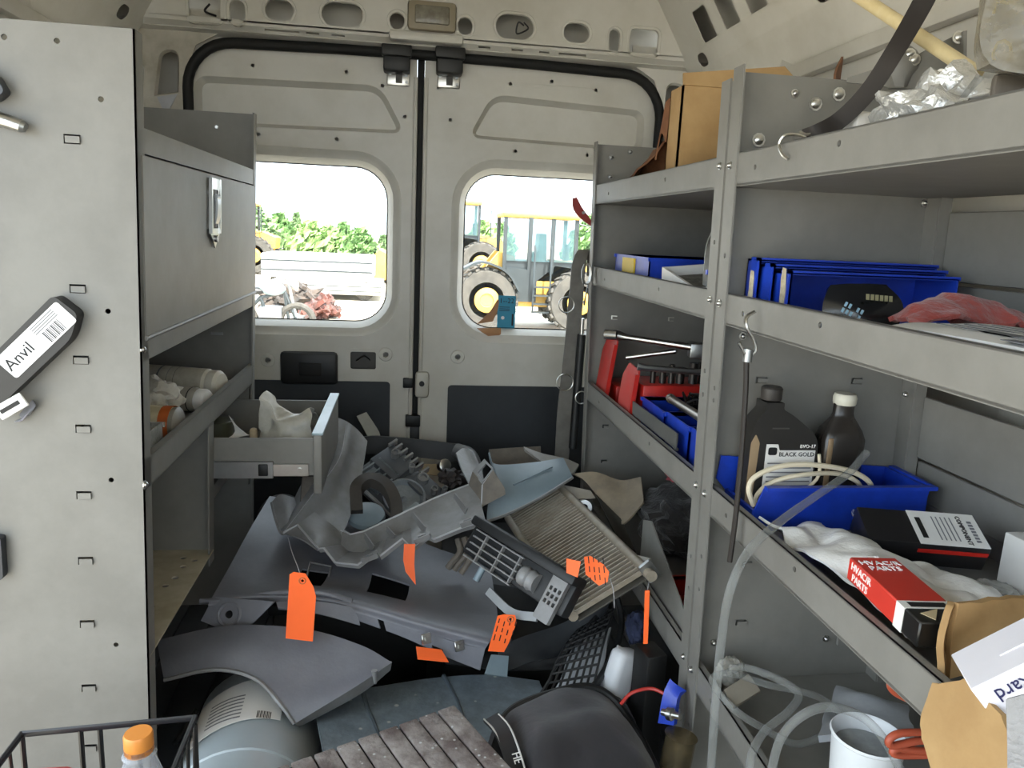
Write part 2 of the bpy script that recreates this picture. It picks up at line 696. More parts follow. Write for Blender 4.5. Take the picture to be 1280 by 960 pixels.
b = B().plate([(XR + .01, 0), (WR, 0), (WR, 1.62), (WR - .05, 1.80), (XR - .11, 1.80), (XR - .11, 1.745), (XR - .03, 1.70), (XR + .01, 1.60)], [rho], yz(2.455), .004)
c = B().rings([[Vector((x, y, z)) for x, z in ((XR + .014, .01), (WR, .01), (WR, 1.735), (XR + .014, 1.735))] for y in (2.459, 2.60)], cap0=False)
ST('trim_3', b, WHITE, [('pillar_outer_skin', c, WHITE), ('opening_lip', B().loft(rho, inset(rho, .006), lambda u, v: Vector((u, 2.455, v)), lambda u, v: Vector((u, 2.466, v))), WHITE)])

# rubber seal round the opening
pth = [(XL, .05), (XL, 1.58)] + [(XL + .135 - .135 * cos(a), 1.58 + .135 * sin(a)) for a in [pi / 2 * k / 8 for k in range(1, 9)]]
pth += [(-.2, 1.722), (.06, 1.724), (.35, 1.722)] + [(XR - .135 + .135 * sin(a), 1.58 + .135 * cos(a)) for a in [pi / 2 * k / 8 for k in range(0, 9)]] + [(XR, .05)]
ST('trim_4', B().tube([Vector((x, 2.462, z)) for x, z in pth], .0155, 10), RUB)

# ---- dome lamp in the header
c0 = at(540, 22, y=2.40)
T('dome_lamp', 'rectangular dome lamp with a yellowed lens in the header above the doors', 'lamp', [
    ('housing', B().box(c0.x - .072, c0.x + .072, 2.378, 2.402, c0.z - .042, c0.z + .042, .012), mat('yellowed_plastic', '#9d927c', .5)),
    ('lens', B().box(c0.x - .05, c0.x + .05, 2.370, 2.380, c0.z - .024, c0.z + .026, .004), mat('cloudy_lens', '#8a8578', .25, scale=30, col2='#6c675a'))])

# ---- rear doors


def door(side):
    """side -1: left door, 1: right door; door coordinates u = distance from the centre gap"""
    X = lambda u: .038 + side * (u + .012)
    def fm(y):
        return lambda u, v, w=0: Vector((X(u), y + w, v))
    W = .688 if side < 0 else .776
    out = roundpoly([(0, .05), (W, .05), (W, 1.735), (0, 1.735)], [.01, .01, .05, .01], 8)
    wz0, wz1 = (.885, 1.388) if side < 0 else (.874, 1.388)
    wu0 = .085 if side < 0 else .136
    wu1 = wu0 + .535
    win = rrect(wu0, wz0, wu1, wz1, .105, 8)
    wA = inset(win, -.042)
    rec = roundpoly([(.16 if side > 0 else .06, 1.502), (.705, 1.492), (.705, 1.598), (.22 if side > 0 else .13, 1.615)], [.02, .03, .03, .04], 5)
    if side < 0:
        rec = roundpoly([(.055, 1.502), (.652, 1.492), (.652, 1.608), (.12, 1.617)], [.02, .03, .03, .04], 5)
    recA = inset(rec, -.012)
    out_i = out
    hs = [wA, recA]
    latch = None
    if side < 0:
        a = at(470, 440, y=YD)
        c = at(438, 461, y=YD)
        u0, u1 = -(a.x - .038) - .012, -(c.x - .038) - .012
        latch = rrect(u0, c.z, u1, a.z, .006, 3)
        hs.append(latch)
    # screw holes and bosses are real openings into the hollow door
    spots = ([(316, 82), (433, 90), (248, 128), (506, 146), (323, 168), (421, 174), (478, 107), (454, 118)] if side < 0 else
             [(638, 105), (745, 113), (563, 150), (803, 164), (644, 189), (734, 194), (548, 110), (690, 102)])
    bosses = [(335, 450), (482, 443)] if side < 0 else [(572, 446)]
    def inside(q, poly):
        n_ = 0
        for k in range(len(poly)):
            (x0, y0), (x1, y1) = poly[k - 1], poly[k]
            if (y0 > q[1]) != (y1 > q[1]) and q[0] < x0 + (x1 - x0) * (q[1] - y0) / (y1 - y0):
                n_ += 1
        return n_ % 2
    big = list(hs)
    for lst, r_ in ((spots, .0058), (bosses, .0085)):
        for (px, py) in lst:
            p = at(px, py, y=YD)
            q = (side * (p.x - .038) - .012, p.z)
            if not any(inside(q, inset(h, -.014)) for h in big) and .02 < q[0] < W - .02:
                hs.append(circ(q[0], q[1], r_))
    skin = B().plate(out_i, [inset(win, -.003)], fm(YD + .060), .002)
    skin.loft(inset(win, .004), inset(win, -.003), fm(YD + .05), fm(YD + .060))
    b = B().plate(out_i, hs, fm(YD), .002)
    # folded edge of the door skin
    b.loft(out_i, out_i, fm(YD), fm(YD + .06))
    b.loft(wA, inset(wA, .010), fm(YD), fm(YD + .010))
    b.loft(inset(wA, .010), inset(wA, .026), fm(YD + .010), fm(YD + .012))
    b.loft(inset(wA, .026), win, fm(YD + .012), fm(YD + .034))
    b.loft(win, inset(win, .004), fm(YD + .034), fm(YD + .05))
    b.loft(recA, inset(recA, .014), fm(YD), fm(YD + .034))
    b.plate(inset(recA, .014), [], fm(YD + .034), .002)
    # bead along the centre gap
    b.tube([Vector((X(.004), YD - .002, z)) for z in (.08, .5, 1.0, 1.66)], .007, 8)
    parts = []
    gask = B()
    gask.loft(inset(win, .0), inset(win, .006), fm(YD + .046), fm(YD + .044))
    parts.append(('window_gasket', gask, RUB))
    # lower hardboard panel
    u0 = .072 if side < 0 else .098
    zt = .692 if side < 0 else .684
    pan = rrect(u0, .16, W - .05, zt, .012, 3)
    parts.append(('lower_trim_panel', B().plate(pan, [], fm(YD - .006), .006), HARD))
    parts.append(('outer_skin', skin, WHITE))
    for (px, py) in bosses:
        p = at(px, py, y=YD)
        parts.append(('round_boss', B().rings([[p + Vector((r_ * cos(k * pi / 12), -h_, r_ * sin(k * pi / 12))) for k in range(24)] for h_, r_ in ((0, .024), (.003, .021), (.004, .0095), (0, .0085))], cap0=False, cap1=False), WHITE))
    # top hinge keeper: black block, bright plate below
    kx = at(496, 75, y=2.44) if side < 0 else at(562, 78, y=2.44)
    blk = B().box(kx.x - .04, kx.x + .04, 2.415, 2.475, kx.z - .035, kx.z + .03, .006)
    blk.box(kx.x - .045, kx.x + .045, 2.395, 2.425, kx.z + .004, kx.z + .036, .004)
    kp = at(498, 95, y=YD) if side < 0 else at(561, 98, y=YD)
    plt = B().box(kp.x - .035, kp.x + .035, YD - .006, YD, kp.z - .03, kp.z + .02, .004)
    hl_ = B().box(kp.x - .008, kp.x + .012, YD - .010, YD - .004, kp.z - .022, kp.z + .004)  # dark block painted in for the shade of the keeper slot
    bolts = B()
    for dx, dz in ((-.026, .004), (.024, .002), (.026, -.018)):
        bolts.cyl((kp.x + dx, YD - .011, kp.z + dz), (kp.x + dx, YD - .004, kp.z + dz), .005, n=8)
    parts += [('hinge_block', blk, BLK), ('keeper_plate', plt, STEEL, [('keeper_slot_dark', hl_, DSTEEL0), ('keeper_bolts', bolts, ZINC)])]
    if side < 0:
        a, c = at(350, 439, y=YD - .02), at(422, 481, y=YD - .02)
        parts.append(('door_pull', B().box(a.x, c.x, YD - .03, YD, c.z, a.z, .012), BLK, [
            ('pull_recess', B().box(a.x + .06, c.x - .05, YD - .034, YD - .028, c.z + .03, a.z - .035, .004), RUB)]))
        parts.append(('latch_frame', B().plate(inset(latch, -.01), [latch], fm(YD - .004), .004), WHITE, [
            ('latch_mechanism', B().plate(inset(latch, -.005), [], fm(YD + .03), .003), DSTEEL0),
            ('latch_lever', B().tube(cr([fm(YD + .02)(latch[0][0] - 0 + .02, latch[0][1] + .02), fm(YD + .015)(latch[0][0] + .04, latch[0][1] + .035), fm(YD + .02)(latch[0][0] + .065, latch[0][1] + .018)], 5), .003, 6), DSTEEL0)]))
    else:
        p = at(527, 478, y=YD)
        parts.append(('latch_cover', B().box(p.x - .022, p.x + .025, YD - .02, YD, p.z - .05, p.z + .04, .012), WHITE))
        parts.append(('latch_bolt', B().cyl(p + Vector((0, -.028, 0)), p + Vector((0, -.018, 0)), .009, n=10), BLK))
        # sheet of paper-thin dust map on the panel: torn edge of the hardboard skin
    parts.append(('window_pane', B().plate(inset(win, -.004), [], fm(YD + .05), .004), GLASS))
    o = ST('door_1' if side < 0 else 'door_2', b, WHITE, parts)
    return o


door(-1)
door(1)
# centre seal and latches between the doors
b = B().box(.027, .049, YD + .005, YD + .03, .08, 1.738, .004)
lat = []
for (px, py, wd, hh) in ((510, 478, .034, .016), (516, 525, .05, .02)):
    p = at(px, py, y=YD)
    lat.append(('latch_striker', B().box(p.x - wd / 2, p.x + wd / 2, YD - .02, YD + .02, p.z - hh, p.z + hh, .004), BLK))
p = at(517, 565, y=YD)
lat.append(('lock_rod', B().box(p.x - .014, p.x + .018, YD - .012, YD + .01, .2, at(517, 530, y=YD).z, .003), BLK))
ST('trim_5', b, RUB, lat)
# worn outer skin behind the doors so that no light leaks in under the sill
ST('trim_6', B().box(WL, WR, YD + .0, YD + .06, -.03, .06), WHITE2)

# ================================================================== racks
def punched(px, py, plane, wd=.022, ht=.0135, k=0):
    """a punched tab: the slot cut in the sheet (outline, before the rack's lean k) and its raised tongue"""
    p = at(px, py, **plane)
    x = p.x - k * (p.z - .85)
    t = B().box(p.x - wd / 2 + .003, p.x + wd / 2, p.y - .0035, p.y - .001, p.z - ht / 2 + .0014, p.z + ht / 2 - .0024)
    return [(x - wd / 2, p.z - ht / 2), (x + wd / 2, p.z - ht / 2), (x + wd / 2, p.z + ht / 2), (x - wd / 2, p.z + ht / 2)], ('slot_tongue', t, GREY)


def bolt(p, ax, r=.006, m=None):
    ax = Vector(ax).normalized()
    p = Vector(p)
    b = B().lathe([(0, r * 1.4), (.002, r * 1.4), (.0021, r), (.004, r * .95), (.006, r * .5), (.0065, .0005)], p, ax, 10)
    return ('bolt', b, m or STEEL)


# ---------------- left rack
xs = -.393
LK = .030
lean_l = lambda p: (p.x + LK * (p.z - .85), p.y, p.z)
lean_r = lambda p: (p.x - .0245 * (p.z - .85), p.y, p.z)
yn, yf = 1.165, 2.02
xb = -.80
parts = []
# near end panel (sheet with folded edges)
tabs = [punched(px, py, dict(y=yn), .022, .013, LK) for px, py in ((90, 174), (97, 361), (101, 450), (104, 536), (105, 619), (107, 701), (109, 780), (111, 860), (112, 935))]
hs = []
for px, py in ((5, 46), (71, 51), (126, 124), (135, 389), (145, 806), (139, 600)):
    p = at(px, py, y=yn)
    hs.append(circ(p.x - LK * (p.z - .85), p.z, .004))
b = B().plate([(xb, .14), (xs, .14), (xs, 1.452), (xb, 1.452)], [t[0] for t in tabs] + hs, lambda u, v, w: Vector((u, yn + w, v)), .003)
b.box(xs - .003, xs, yn, yn + .03, .14, 1.452)
parts.append(('end_panel', b.warp(lean_l), GREY, [t[1] for t in tabs]))
# far end panel
b = B().box(xb, xs, yf - .003, yf, .14, 1.46)
b.box(xs - .003, xs + .001, yf - .03, yf, .14, 1.46)
p = at(271, 159, y=yf - .004)
parts.append(('end_panel', b.warp(lean_l), GREY, [('panel_slot', B().box(-.5, -.47, yf - .006, yf - .002, .905, .912), ZINC), ('pop_rivet', B().cyl(p + Vector((0, -.004, 0)), p, .004, n=8), STEEL)]))
# cabinet box with drop-down door
zc0, zc1 = .985, 1.325
b = B()
b.box(xb, xs - .004, yn + .003, yf - .003, zc1 - .003, zc1)
b.box(xb, xs - .004, yn + .003, yf - .003, zc0, zc0 + .003)
b.box(xb, xb + .003, yn + .003, yf - .003, zc0, zc1)
b.box(xs - .003, xs, yn + .003, yf - .003, zc1 - .036, zc1)
b.box(xs - .003, xs, yn + .003, yf - .003, zc0, zc0 + .032)
b.box(xs - .016, xs - .0, yn + .003, yn + .012, zc0 + .032, zc1 - .036)
parts.append(('cabinet_box', b.warp(lean_l), GREY))
dr = B().box(xs - .004, xs + .002, yn + .014, yf - .006, zc0 + .034, zc1 - .0385, .0015, 1)
dr.cyl((xs + .001, yn + .014, zc0 + .034), (xs + .001, yf - .006, zc0 + .034), .004, n=8)
# latch on the door
lx = xs + .003
q0 = at(264, 266, x=-.382)
ly, lz = q0.y, q0.z
f = lambda u, v, w: Vector((lx + .002 + w, ly + u, lz + v))
hs_out = [(-.036, .066), (-.036, -.04), (0, -.068), (.036, -.04), (.036, .066)]
base = B().plate(hs_out, [rrect(-.025, -.03, .025, .045, .004, 2)], f, .003)
base.plate([(-.036, .066), (-.036, -.04), (-.029, -.04), (-.029, .066)], [], lambda u, v, w: f(u, v, w + .003), .003)
base.plate([(.029, .066), (.029, -.04), (.036, -.04), (.036, .066)], [], lambda u, v, w: f(u, v, w + .003), .003)
pad = B().tube(cr([f(0, .036, .004), f(0, .022, .009), f(0, -.005, .008), f(0, -.02, .005)], 4), .0, flat=(.026, .004), up=(1, 0, 0))
pad.cyl(f(-.012, .03, .006), f(.012, .03, .006), .005, n=8)
pad.cyl(f(0, -.05, .002), f(0, -.05, .008), .007, n=10)
parts.append(('cabinet_door', dr.warp(lean_l), GREY, [('latch_plate', base.warp(lean_l), STEEL), ('latch_lever', pad.warp(lean_l), ZINC)]))
# middle shelf tray
z2 = .785
b = B().box(xb, xs, yn + .003, yf - .003, z2 - .003, z2)
b.box(xs - .003, xs, yn + .003, yf - .003, z2 - .003, z2 + .045)
b.box(xs - .012, xs, yn + .003, yf - .003, z2 + .043, z2 + .0455)
parts.append(('shelf', b.warp(lean_l), GREY))
# divider between the open bay and the drawer bay, bottom tray with holes
yd = 1.585
parts.append(('divider_panel', B().box(xb, xs - .002, yd, yd + .003, .47, z2 - .003).box(xs - .005, xs - .002, yd - .028, yd + .012, .47, z2 - .003).warp(lean_l), GREY))
zb = .497
holes = []
for px, py in ((236, 697), (236, 708), (214, 732), (196, 759), (185, 788), (186, 805), (250, 700), (226, 722)):
    p = at(px, py, z=zb)
    if p.x < xs - .02 and p.y < yd - .01:
        holes.append([(p.x + .007 * cos(a), p.y + .007 * sin(a)) for a in [2 * pi * k / 10 for k in range(10)]])
bt = B().plate([(xb, yn + .003), (xs, yn + .003), (xs, yd), (xb, yd)], holes, lambda u, v, w: Vector((u, v, zb - w)), .003)
parts.append(('bottom_tray', bt.warp(lean_l), YEL))
parts.append(('back_panel', B().box(xb, xb + .003, yn + .003, yf - .003, .47, 1.3).warp(lean_l), GREY))
parts.append(('drawer_cabinet', B().box(xb + .01, xs - .03, yd + .004, yd + .02, .64, .66).box(xb + .01, xs - .008, yf - .03, yf - .01, .5, .78).box(xb + .01, xs - .008, yd + .006, yf - .02, .60, .63).warp(lean_l), GREY))
for (px, py) in ((177, 437), (180, 606)):
    p = at(px, py, x=xs + .002)
    parts.append(bolt(p, (1, 0, 0), .005))
# open drawer
xo = -.192
d0, d1 = yd + .022, yf - .045
zd0, zd1 = .655, .742
bx = B().box(xs - .28, xo, d0, d0 + .003, zd0, zd1).box(xs - .28, xo, d1 - .003, d1, zd0, zd1)
bx.box(xs - .28, xo, d0, d1, zd0, zd0 + .003)
fr = B().box(xo, xo + .018, d0 - .015, d1 + .02, zd0 - .035, zd1 + .012, .003)
cap = B().box(xo - .003, xo + .021, d0 - .016, d1 + .021, zd1 + .011, zd1 + .016, .001, 1)
sl = B().box(xs - .02, xs + .115, d0 - .012, d0, zd0 + .0, zd0 + .036)
sl2 = B().box(xs + .10, xo - .012, d0 - .008, d0, zd0 + .004, zd0 + .030)
sl3 = B().box(xs + .085, xs + .105, d0 - .016, d0 - .006, zd0 + .006, zd0 + .032, .002)
sc = B().cyl((xo - .03, d0 - .012, zd0 + .017), (xo - .03, d0 - .006, zd0 + .017), .006, n=10)
parts.append(('drawer', bx, GREY, [('drawer_front', fr, GREY), ('drawer_front_cap', cap, mat('pale_blue_edge', '#9fb4bd', .4)), ('drawer_slide', sl, ZINC), ('drawer_slide', sl2, STEEL), ('slide_stop', sl3, BLK), ('slide_screw', sc, STEEL)]))
T('shelving_unit', 'grey steel van rack with latched cabinet, can shelf and open drawer against the left wall', 'shelving unit', parts)

# ---------------- right racks
XF, XB = .5, .86
ZS = {'top': 1.287, 'two': 1.078, 'three': .762, 'four': .438}


def rshelf(y0, y1, z, hl=.045, back=XB, holes=()):
    b = B().box(XF, back, y0, y1, z - .003, z)
    b.plate([(y0, z - .003), (y1, z - .003), (y1, z + hl), (y0, z + hl)], [circ(hy, hz, .004) for hy, hz in holes], lambda u, v, w: Vector((XF + w, u, v)), .003)
    b.box(XF, XF + .012, y0, y1, z + hl - .002, z + hl)
    b.box(back - .003, back, y0, y1, z - .003, z + .03)
    b.box(XF, XF + .016, y0, y1, z - .004, z - .002)
    return b.warp(lean_r)


def rpanel(yw, yflange, z1, z0=.12, slots=(), holes=()):
    b = B().plate([(XF, z0), (XB, z0), (XB, z1), (XF, z1)], list(slots), lambda u, v, w: Vector((u, yw - .0015 + w, v)), .003)
    y0, y1 = min(yw, yflange), max(yw, yflange)
    b.plate([(y0, z0), (y1, z0), (y1, z1 + .004), (y0, z1 + .004)], [circ(hy, hz, .004) for hy, hz in holes], lambda u, v, w: Vector((XF - .003 + w, u, v)), .003)
    b.box(XB - .02, XB, y0, y1, z0, z1)
    return b.warp(lean_r)


def post_bits(y, zs, ym=None):
    out = []
    for z in zs:
        p = lean_r(Vector((XF - .003, y, z)))
        out.append(bolt(p, (-1, 0, 0), .0042))
    return out


# far unit
parts = []
yN, yF = 1.137, 1.985
pm = [punched(px, py, dict(y=yF - .0015), .018, .011, -.0245) for px, py in ((768, 397), (839, 399), (757, 533), (755, 577))]
parts.append(('end_panel', rpanel(yF, yF - .03, 1.437, slots=[t[0] for t in pm]), GREY, [t[1] for t in pm] + [bolt(at(px, py, y=yF - .003), (0, -1, 0), .005, ZINC) for px, py in ((764, 197), (788, 190), (818, 192), (763, 221))]))
parts.append(('end_panel', rpanel(yN + .003, yN + .036, 1.44, holes=[(yN + .02, z) for z in (1.20, .99, .95, .66, .60, .36)]), GREY))
for k, z in ZS.items():
    parts.append(('shelf', rshelf(yN + .006, yF - .004, z, holes=[(1.83, z + .018), (1.42, z + .026)]), GREY))
    parts += post_bits(yN + .018, (z + .03,))
parts.append(('back_panel', B().box(XB, XB + .003, yN, yF, .12, 1.26).warp(lean_r), GREY))
parts.append(('kick_plate', B().box(XF, XF + .003, yN + .006, yF - .004, .30, .34).warp(lean_r), GREY))
T('shelving_unit', 'grey steel van shelving unit along the right wall that ends by the rear door', 'shelving unit', parts)

# near unit
parts = []
yN2, y0n = 1.131, .12
pm = [punched(px, py, dict(y=yN2 - .0015), .02, .011, -.0245) for px, py in ((952, 475), (1071, 476), (933, 705), (926, 778), (1031, 848))]
parts.append(('end_panel', rpanel(yN2, yN2 - .034, 1.452, slots=[t[0] for t in pm], holes=[(yN2 - .018, z) for z in (1.18, .95, .97, .68, .62, .36)]), GREY, [t[1] for t in pm] +
              [bolt(at(px, py, y=yN2 - .002), (0, -1, 0), .0075) for px, py in ((1019, 130), (1048, 118), (948, 175))] +
              [bolt(at(px, py, y=yN2 - .002), (0, -1, 0), .0045) for px, py in ((892, 803), (1032, 798), (928, 420), (993, 117), (1098, 122))]))
for k, z in ZS.items():
    parts.append(('shelf', rshelf(y0n, yN2 - .004, z, holes=[(1.04, z + .02), (.83, z + .03)]), GREY))
    parts += post_bits(yN2 - .014, (z + .028,))
# back boards and rear post
parts.append(('rear_post', B().box(XB - .022, XB, yN2 - .032, yN2 - .002, .12, 1.27).warp(lean_r), GREY, [bolt(at(1155, 254, y=yN2 - .033), (0, -1, 0), .004), bolt(at(1131, 493, y=yN2 - .033), (0, -1, 0), .004)]))
for (z0_, z1_, dx) in ((1.155, 1.262, 0), (1.05, 1.150, .004), (.86, .965, 0), (.765, .855, .004), (.43, .60, 0), (.605, .70, .004)):
    parts.append(('back_board', B().box(XB - .004 + dx, XB + dx, y0n, yN2 - .035, z0_, z1_, .0015, 1).warp(lean_r), GREY))
parts.append(('back_bracket', B().box(XB - .09, XB - .005, yN2 - .012, yN2 - .006, .50, .56).warp(lean_r), GREY))
T('shelving_unit', 'grey steel van shelving unit loaded with bins, bottles and boxes along the right wall', 'shelving unit', parts)

# ================================================================== outside
GZ = -.55
b = B()
R = [[Vector((x, y, GZ + (.0 if abs(x) < 6 and y < 6 else .05 * noise.noise(Vector((x * .3, y * .3, 0)))))) for y in (-30, -10, -2, 2, 5, 10, 20, 40, 70, 120)] for x in (-90, -50, -25, -10, -3, 3, 10, 25, 50, 90)]
b.grid(R, .05)
ST('floor_yard', b, mat('pale_gravel', '#b7b0a2', .9, scale=.8, col2='#9a9384', bump=.3, bscale=20))

# ================================================================== materials of the contents
BLUE = mat('blue_bin_plastic', '#1c3fb4', .35, scale=14, col2='#17349a')
CARD = mat('corrugated_cardboard', '#a98a5e', .8, scale=9, col2='#9a7a50', bump=.12, bscale=40)
CARD2 = mat('brown_paper', '#7c5234', .8, scale=14, col2='#64402a', bump=.2)
REDP = mat('red_plastic', '#c0281f', .35, scale=12, col2='#9c1f1a')
REDC = mat('red_cloth', '#a8473c', .9, scale=20, col2='#8a372f', bump=.5, bscale=90, sheen=.3)
CLEAR = mat('clear_plastic', '#d9dcda', .15, alpha=.1, var=.1)
CLEARB = mat('cloudy_plastic_bag', '#c9cac6', .25, alpha=.38, scale=20, col2='#a9aaa6', bump=.5, bscale=40)
FOIL = mat('silver_foil', '#dededc', .25, metal=.55, bump=.8, bscale=50)
PAPER = mat('white_paper', '#dedcd8', .7, var=.04)
WBAG = mat('white_plastic_bag', '#f0efec', .45, scale=18, col2='#e6e4e0', bump=.3, bscale=50)
INK = mat('black_ink', '#151517', .6)
WINK = mat('white_ink', '#ece9e6', .6, var=.03)
GINK = mat('grey_ink', '#77787c', .6)
NAVY = mat('navy_ink', '#23235a', .6)
CREAM = mat('cream_cable', '#d9cdb4', .5, var=.05)
WOOD = mat('pale_wood_dowel', '#cdbf98', .6, scale=12, col2='#bda97c')
ORANGE = mat('orange_rubber', '#b8553a', .5)
CLOTHD = mat('dark_cloth', '#25211f', .95, scale=20, col2='#171413', bump=.5, bscale=80, sheen=.2)
LABELY = mat('yellow_label', '#d9b91e', .5, var=.06)
DSTEEL = mat('dark_steel', '#4a4745', .45, metal=.9)
NAVYC = mat('navy_cloth', '#1d2540', .9, bump=.4, bscale=60)


def obin(x0, x1, y0, y1, z0, z1, t=.003, open_='z', flare=.0):
    """open box, walls t thick"""
    b = B()
    if open_ == 'z':
        b.box(x0, x1, y0, y1, z0, z0 + t).box(x0, x0 + t, y0, y1, z0, z1).box(x1 - t, x1, y0, y1, z0, z1).box(x0, x1, y0, y0 + t, z0, z1).box(x0, x1, y1 - t, y1, z0, z1)
        b.box(x0 - .004, x1 + .004, y0 - .004, y0 + t, z1 - .008, z1).box(x0 - .004, x1 + .004, y1 - t, y1 + .004, z1 - .008, z1)
    else:                                     # open towards -y
        b.box(x0, x1, y1 - t, y1, z0, z1).box(x0, x0 + t, y0, y1, z0, z1).box(x1 - t, x1, y0, y1, z0, z1).box(x0, x1, y0, y1, z0, z0 + t).box(x0, x1, y0, y1, z1 - t, z1)
    return b


def crumple(c, rad, amp=.3, seed=1, flat=None, sub=4, rz=0):
    return B().blob(c, rad, amp, 9., sub, flat, rot(rz, 'Z'), seed)


# ================================================================== right rack, far unit
z1, z2r, z3, z4 = ZS['top'], ZS['two'], ZS['three'], ZS['four']
# cardboard box on the top shelf
bx0, bx1, by0, by1, bz = .522, .78, 1.46, 1.525, z1
body = B()
t = .004
zt_ = at(845, 106, y=1.46).z
bz += .001
body.box(bx0, bx0 + t, by0, by1, bz, zt_).box(bx1 - t, bx1, by0, by1, bz, zt_).box(bx0, bx1, by0, by0 + t, bz, zt_).box(bx0, bx1, by1 - t, by1, bz, zt_).box(bx0, bx1, by0, by1, bz, bz + t)
fl2 = B().sheet([[Vector((bx0 + .0, by0, zt_)), Vector((bx1, by0, zt_))], [Vector((bx0 + .0, by0 + .006, zt_ + .022)), Vector((bx1 - .05, by0 + .012, zt_ + .05))]], .004, 2, 2)
fl3 = B().sheet([[Vector((bx0 + .0, by1, zt_ - .01)), Vector((bx0 + .0, by1 + .004, zt_ - .10))], [Vector((bx0 - .006, by1 + .015, zt_ - .02)), Vector((bx0 - .008, by1 + .02, zt_ - .08))], [Vector((bx0 - .004, by1 + .02, zt_ - .03)), Vector((bx0 - .012, by1 + .03, zt_ - .13))]], .003, 3, 4, jit=.004)
T('cardboard_box', 'open cardboard box on the top shelf by the rear door', 'box', [('body', body, CARD), ('flap', fl2, CARD), ('torn_flap', fl3, CARD2)])
# brown leather-like paper beside it
a = at(776, 222, x=.545)
b = B()
g = [[Vector((.512 + .12 * i / 8, 1.565 + .305 * j / 10, z1 + .014 + .10 * math.exp(-((i - 2) / 3.2) ** 2) * (1.1 - j / 11) + .012 * noise.noise(Vector((i * .9, j * .7, 1))))) for j in range(11)] for i in range(9)]
b.grid(g, .004)
S('paper_wrap', 'crumpled brown paper lying beside the cardboard box on the top shelf', 'paper', b, CARD2)
S('cardboard_scrap', 'torn brown cardboard scrap standing behind the cardboard box', 'cardboard', B().sheet([[Vector((.74, 1.30, z1 + .012)), Vector((.78, 1.36, z1 + .012))], [Vector((.74, 1.30, z1 + .21)), Vector((.79, 1.37, z1 + .26))]], .004, 3, 3, jit=.01), CARD2)

# second shelf: blue bin with yellow stripe, white tray, plastic bag
M_ = tr(0, 0, 0)
bn = obin(.53, .80, 1.60, 1.87, z2r + .002, z2r + .082)
strip = B().box(.5255, .5275, 1.715, 1.785, z2r + .004, z2r + .082)
T('storage_bin', 'blue plastic bin with a yellow stripe on its side', 'bin', [('body', bn, BLUE), ('yellow_stripe', B().box(.5262, .531, 1.70, 1.795, z2r + .004, z2r + .076), LABELY)])
trayb = B()
trayb.box(-.12, .12, -.09, .09, 0, .003).box(-.12, .12, -.093, -.088, 0, .03).box(-.12, .12, .088, .093, 0, .03).box(-.123, -.118, -.093, .093, 0, .03).box(.118, .123, -.093, .093, 0, .03)
T('tray', 'shallow white tray holding grey grit on the second shelf', 'tray', [('tray_body', trayb, PAPER), ('grit', B().grid([[Vector((x * .0145, y * .0105, .012 + .006 * noise.noise(Vector((x, y, 2))))) for y in range(-8, 9)] for x in range(-8, 9)], .004), mat('grey_grit', '#7d7a73', .9, scale=60, col2='#5f5c56', bump=.6, bscale=200))],
  M=tr(.645, 1.395, z2r + .036) @ rot(9, 'X') @ rot(-6, 'Y'))
S('storage_bin', 'small blue bin lid wedged between the white tray and the middle post', 'bin', obin(.512, .58, 1.19, 1.225, z2r + .002, z2r + .075), BLUE)
b = B().sheet([[Vector((.512, 1.245, z2r + .05)), Vector((.55, 1.238, z2r + .05)), Vector((.60, 1.245, z2r + .05))], [Vector((.514, 1.25, z2r + .12)), Vector((.55, 1.262, z2r + .12)), Vector((.60, 1.25, z2r + .12))], [Vector((.522, 1.24, z2r + .185)), Vector((.55, 1.232, z2r + .19)), Vector((.59, 1.24, z2r + .185))]], .003, 8, 8, jit=.012, js=22)
b.box(.52, .60, 1.242, 1.25, z2r + .002, z2r + .06)
S('plastic_bag', 'clear plastic bag of parts standing against the middle post', 'bag', b, mat('dull_clear_bag', '#8f8f8b', .3, alpha=.6, scale=20, col2='#757572', bump=.4))
S('plastic_bag', 'flattened clear bag lying behind the blue bin with yellow stripe', 'bag', crumple((.60, 1.925, z2r + .024), (.06, .032, .015), .25, 5), CLEARB)
p = at(749, 345, x=.496)
b = B()
pts = [Vector((.474 + .011 * cos(k * .7), 1.955 - k * .0006, z2r + .024 + .028 * sin(k * .7))) for k in range(44)]
b.tube(pts, .0017, 5)
b.tube(cr([pts[-1], pts[-1] + Vector((-.005, 0, -.03)), pts[-1] + Vector((-.004, .012, -.055)), pts[-1] + Vector((-.004, .02, -.045))], 5), .002, 5)
S('wire_coil', 'loose coil of thin steel wire looped over the end of the second shelf lip', 'wire', b, ZINC)

# third shelf: red socket holders, wrenches, sockets, blue bins, steel plate
def redrack(bh_, py0, py1, y0, y1, lean, lab):
    """upright red end plate with a low tray running back from it"""
    ym = (y0 + y1) / 2
    f = lambda u, v, w: Vector((.519 + w + v * lean, ym + u, z3 + .002 + v))
    wd = (y1 - y0) / 2
    h = py1
    end = B().plate(roundpoly([(-wd, 0), (wd, 0), (wd, h * .75), (wd * .4, h), (-wd * .9, h * .96)], .008, 3), [], f, .004)
    base = B().box(.545, .80, y0, y1, z3 + .002, z3 + bh_, .003)
    rib = B().plate([(-wd, .02), (-wd + .012, .02), (-wd + .012, h * .9), (-wd, h * .9)], [], lambda u, v, w: f(u, v, w - .008), .01)
    return T('socket_holder', lab, 'tool holder', [('end_plate', end, mat('worn_red_plastic', '#b9463f', .4, scale=18, col2='#c02a22')), ('edge_rib', rib, REDP), ('tray', base, REDP)])


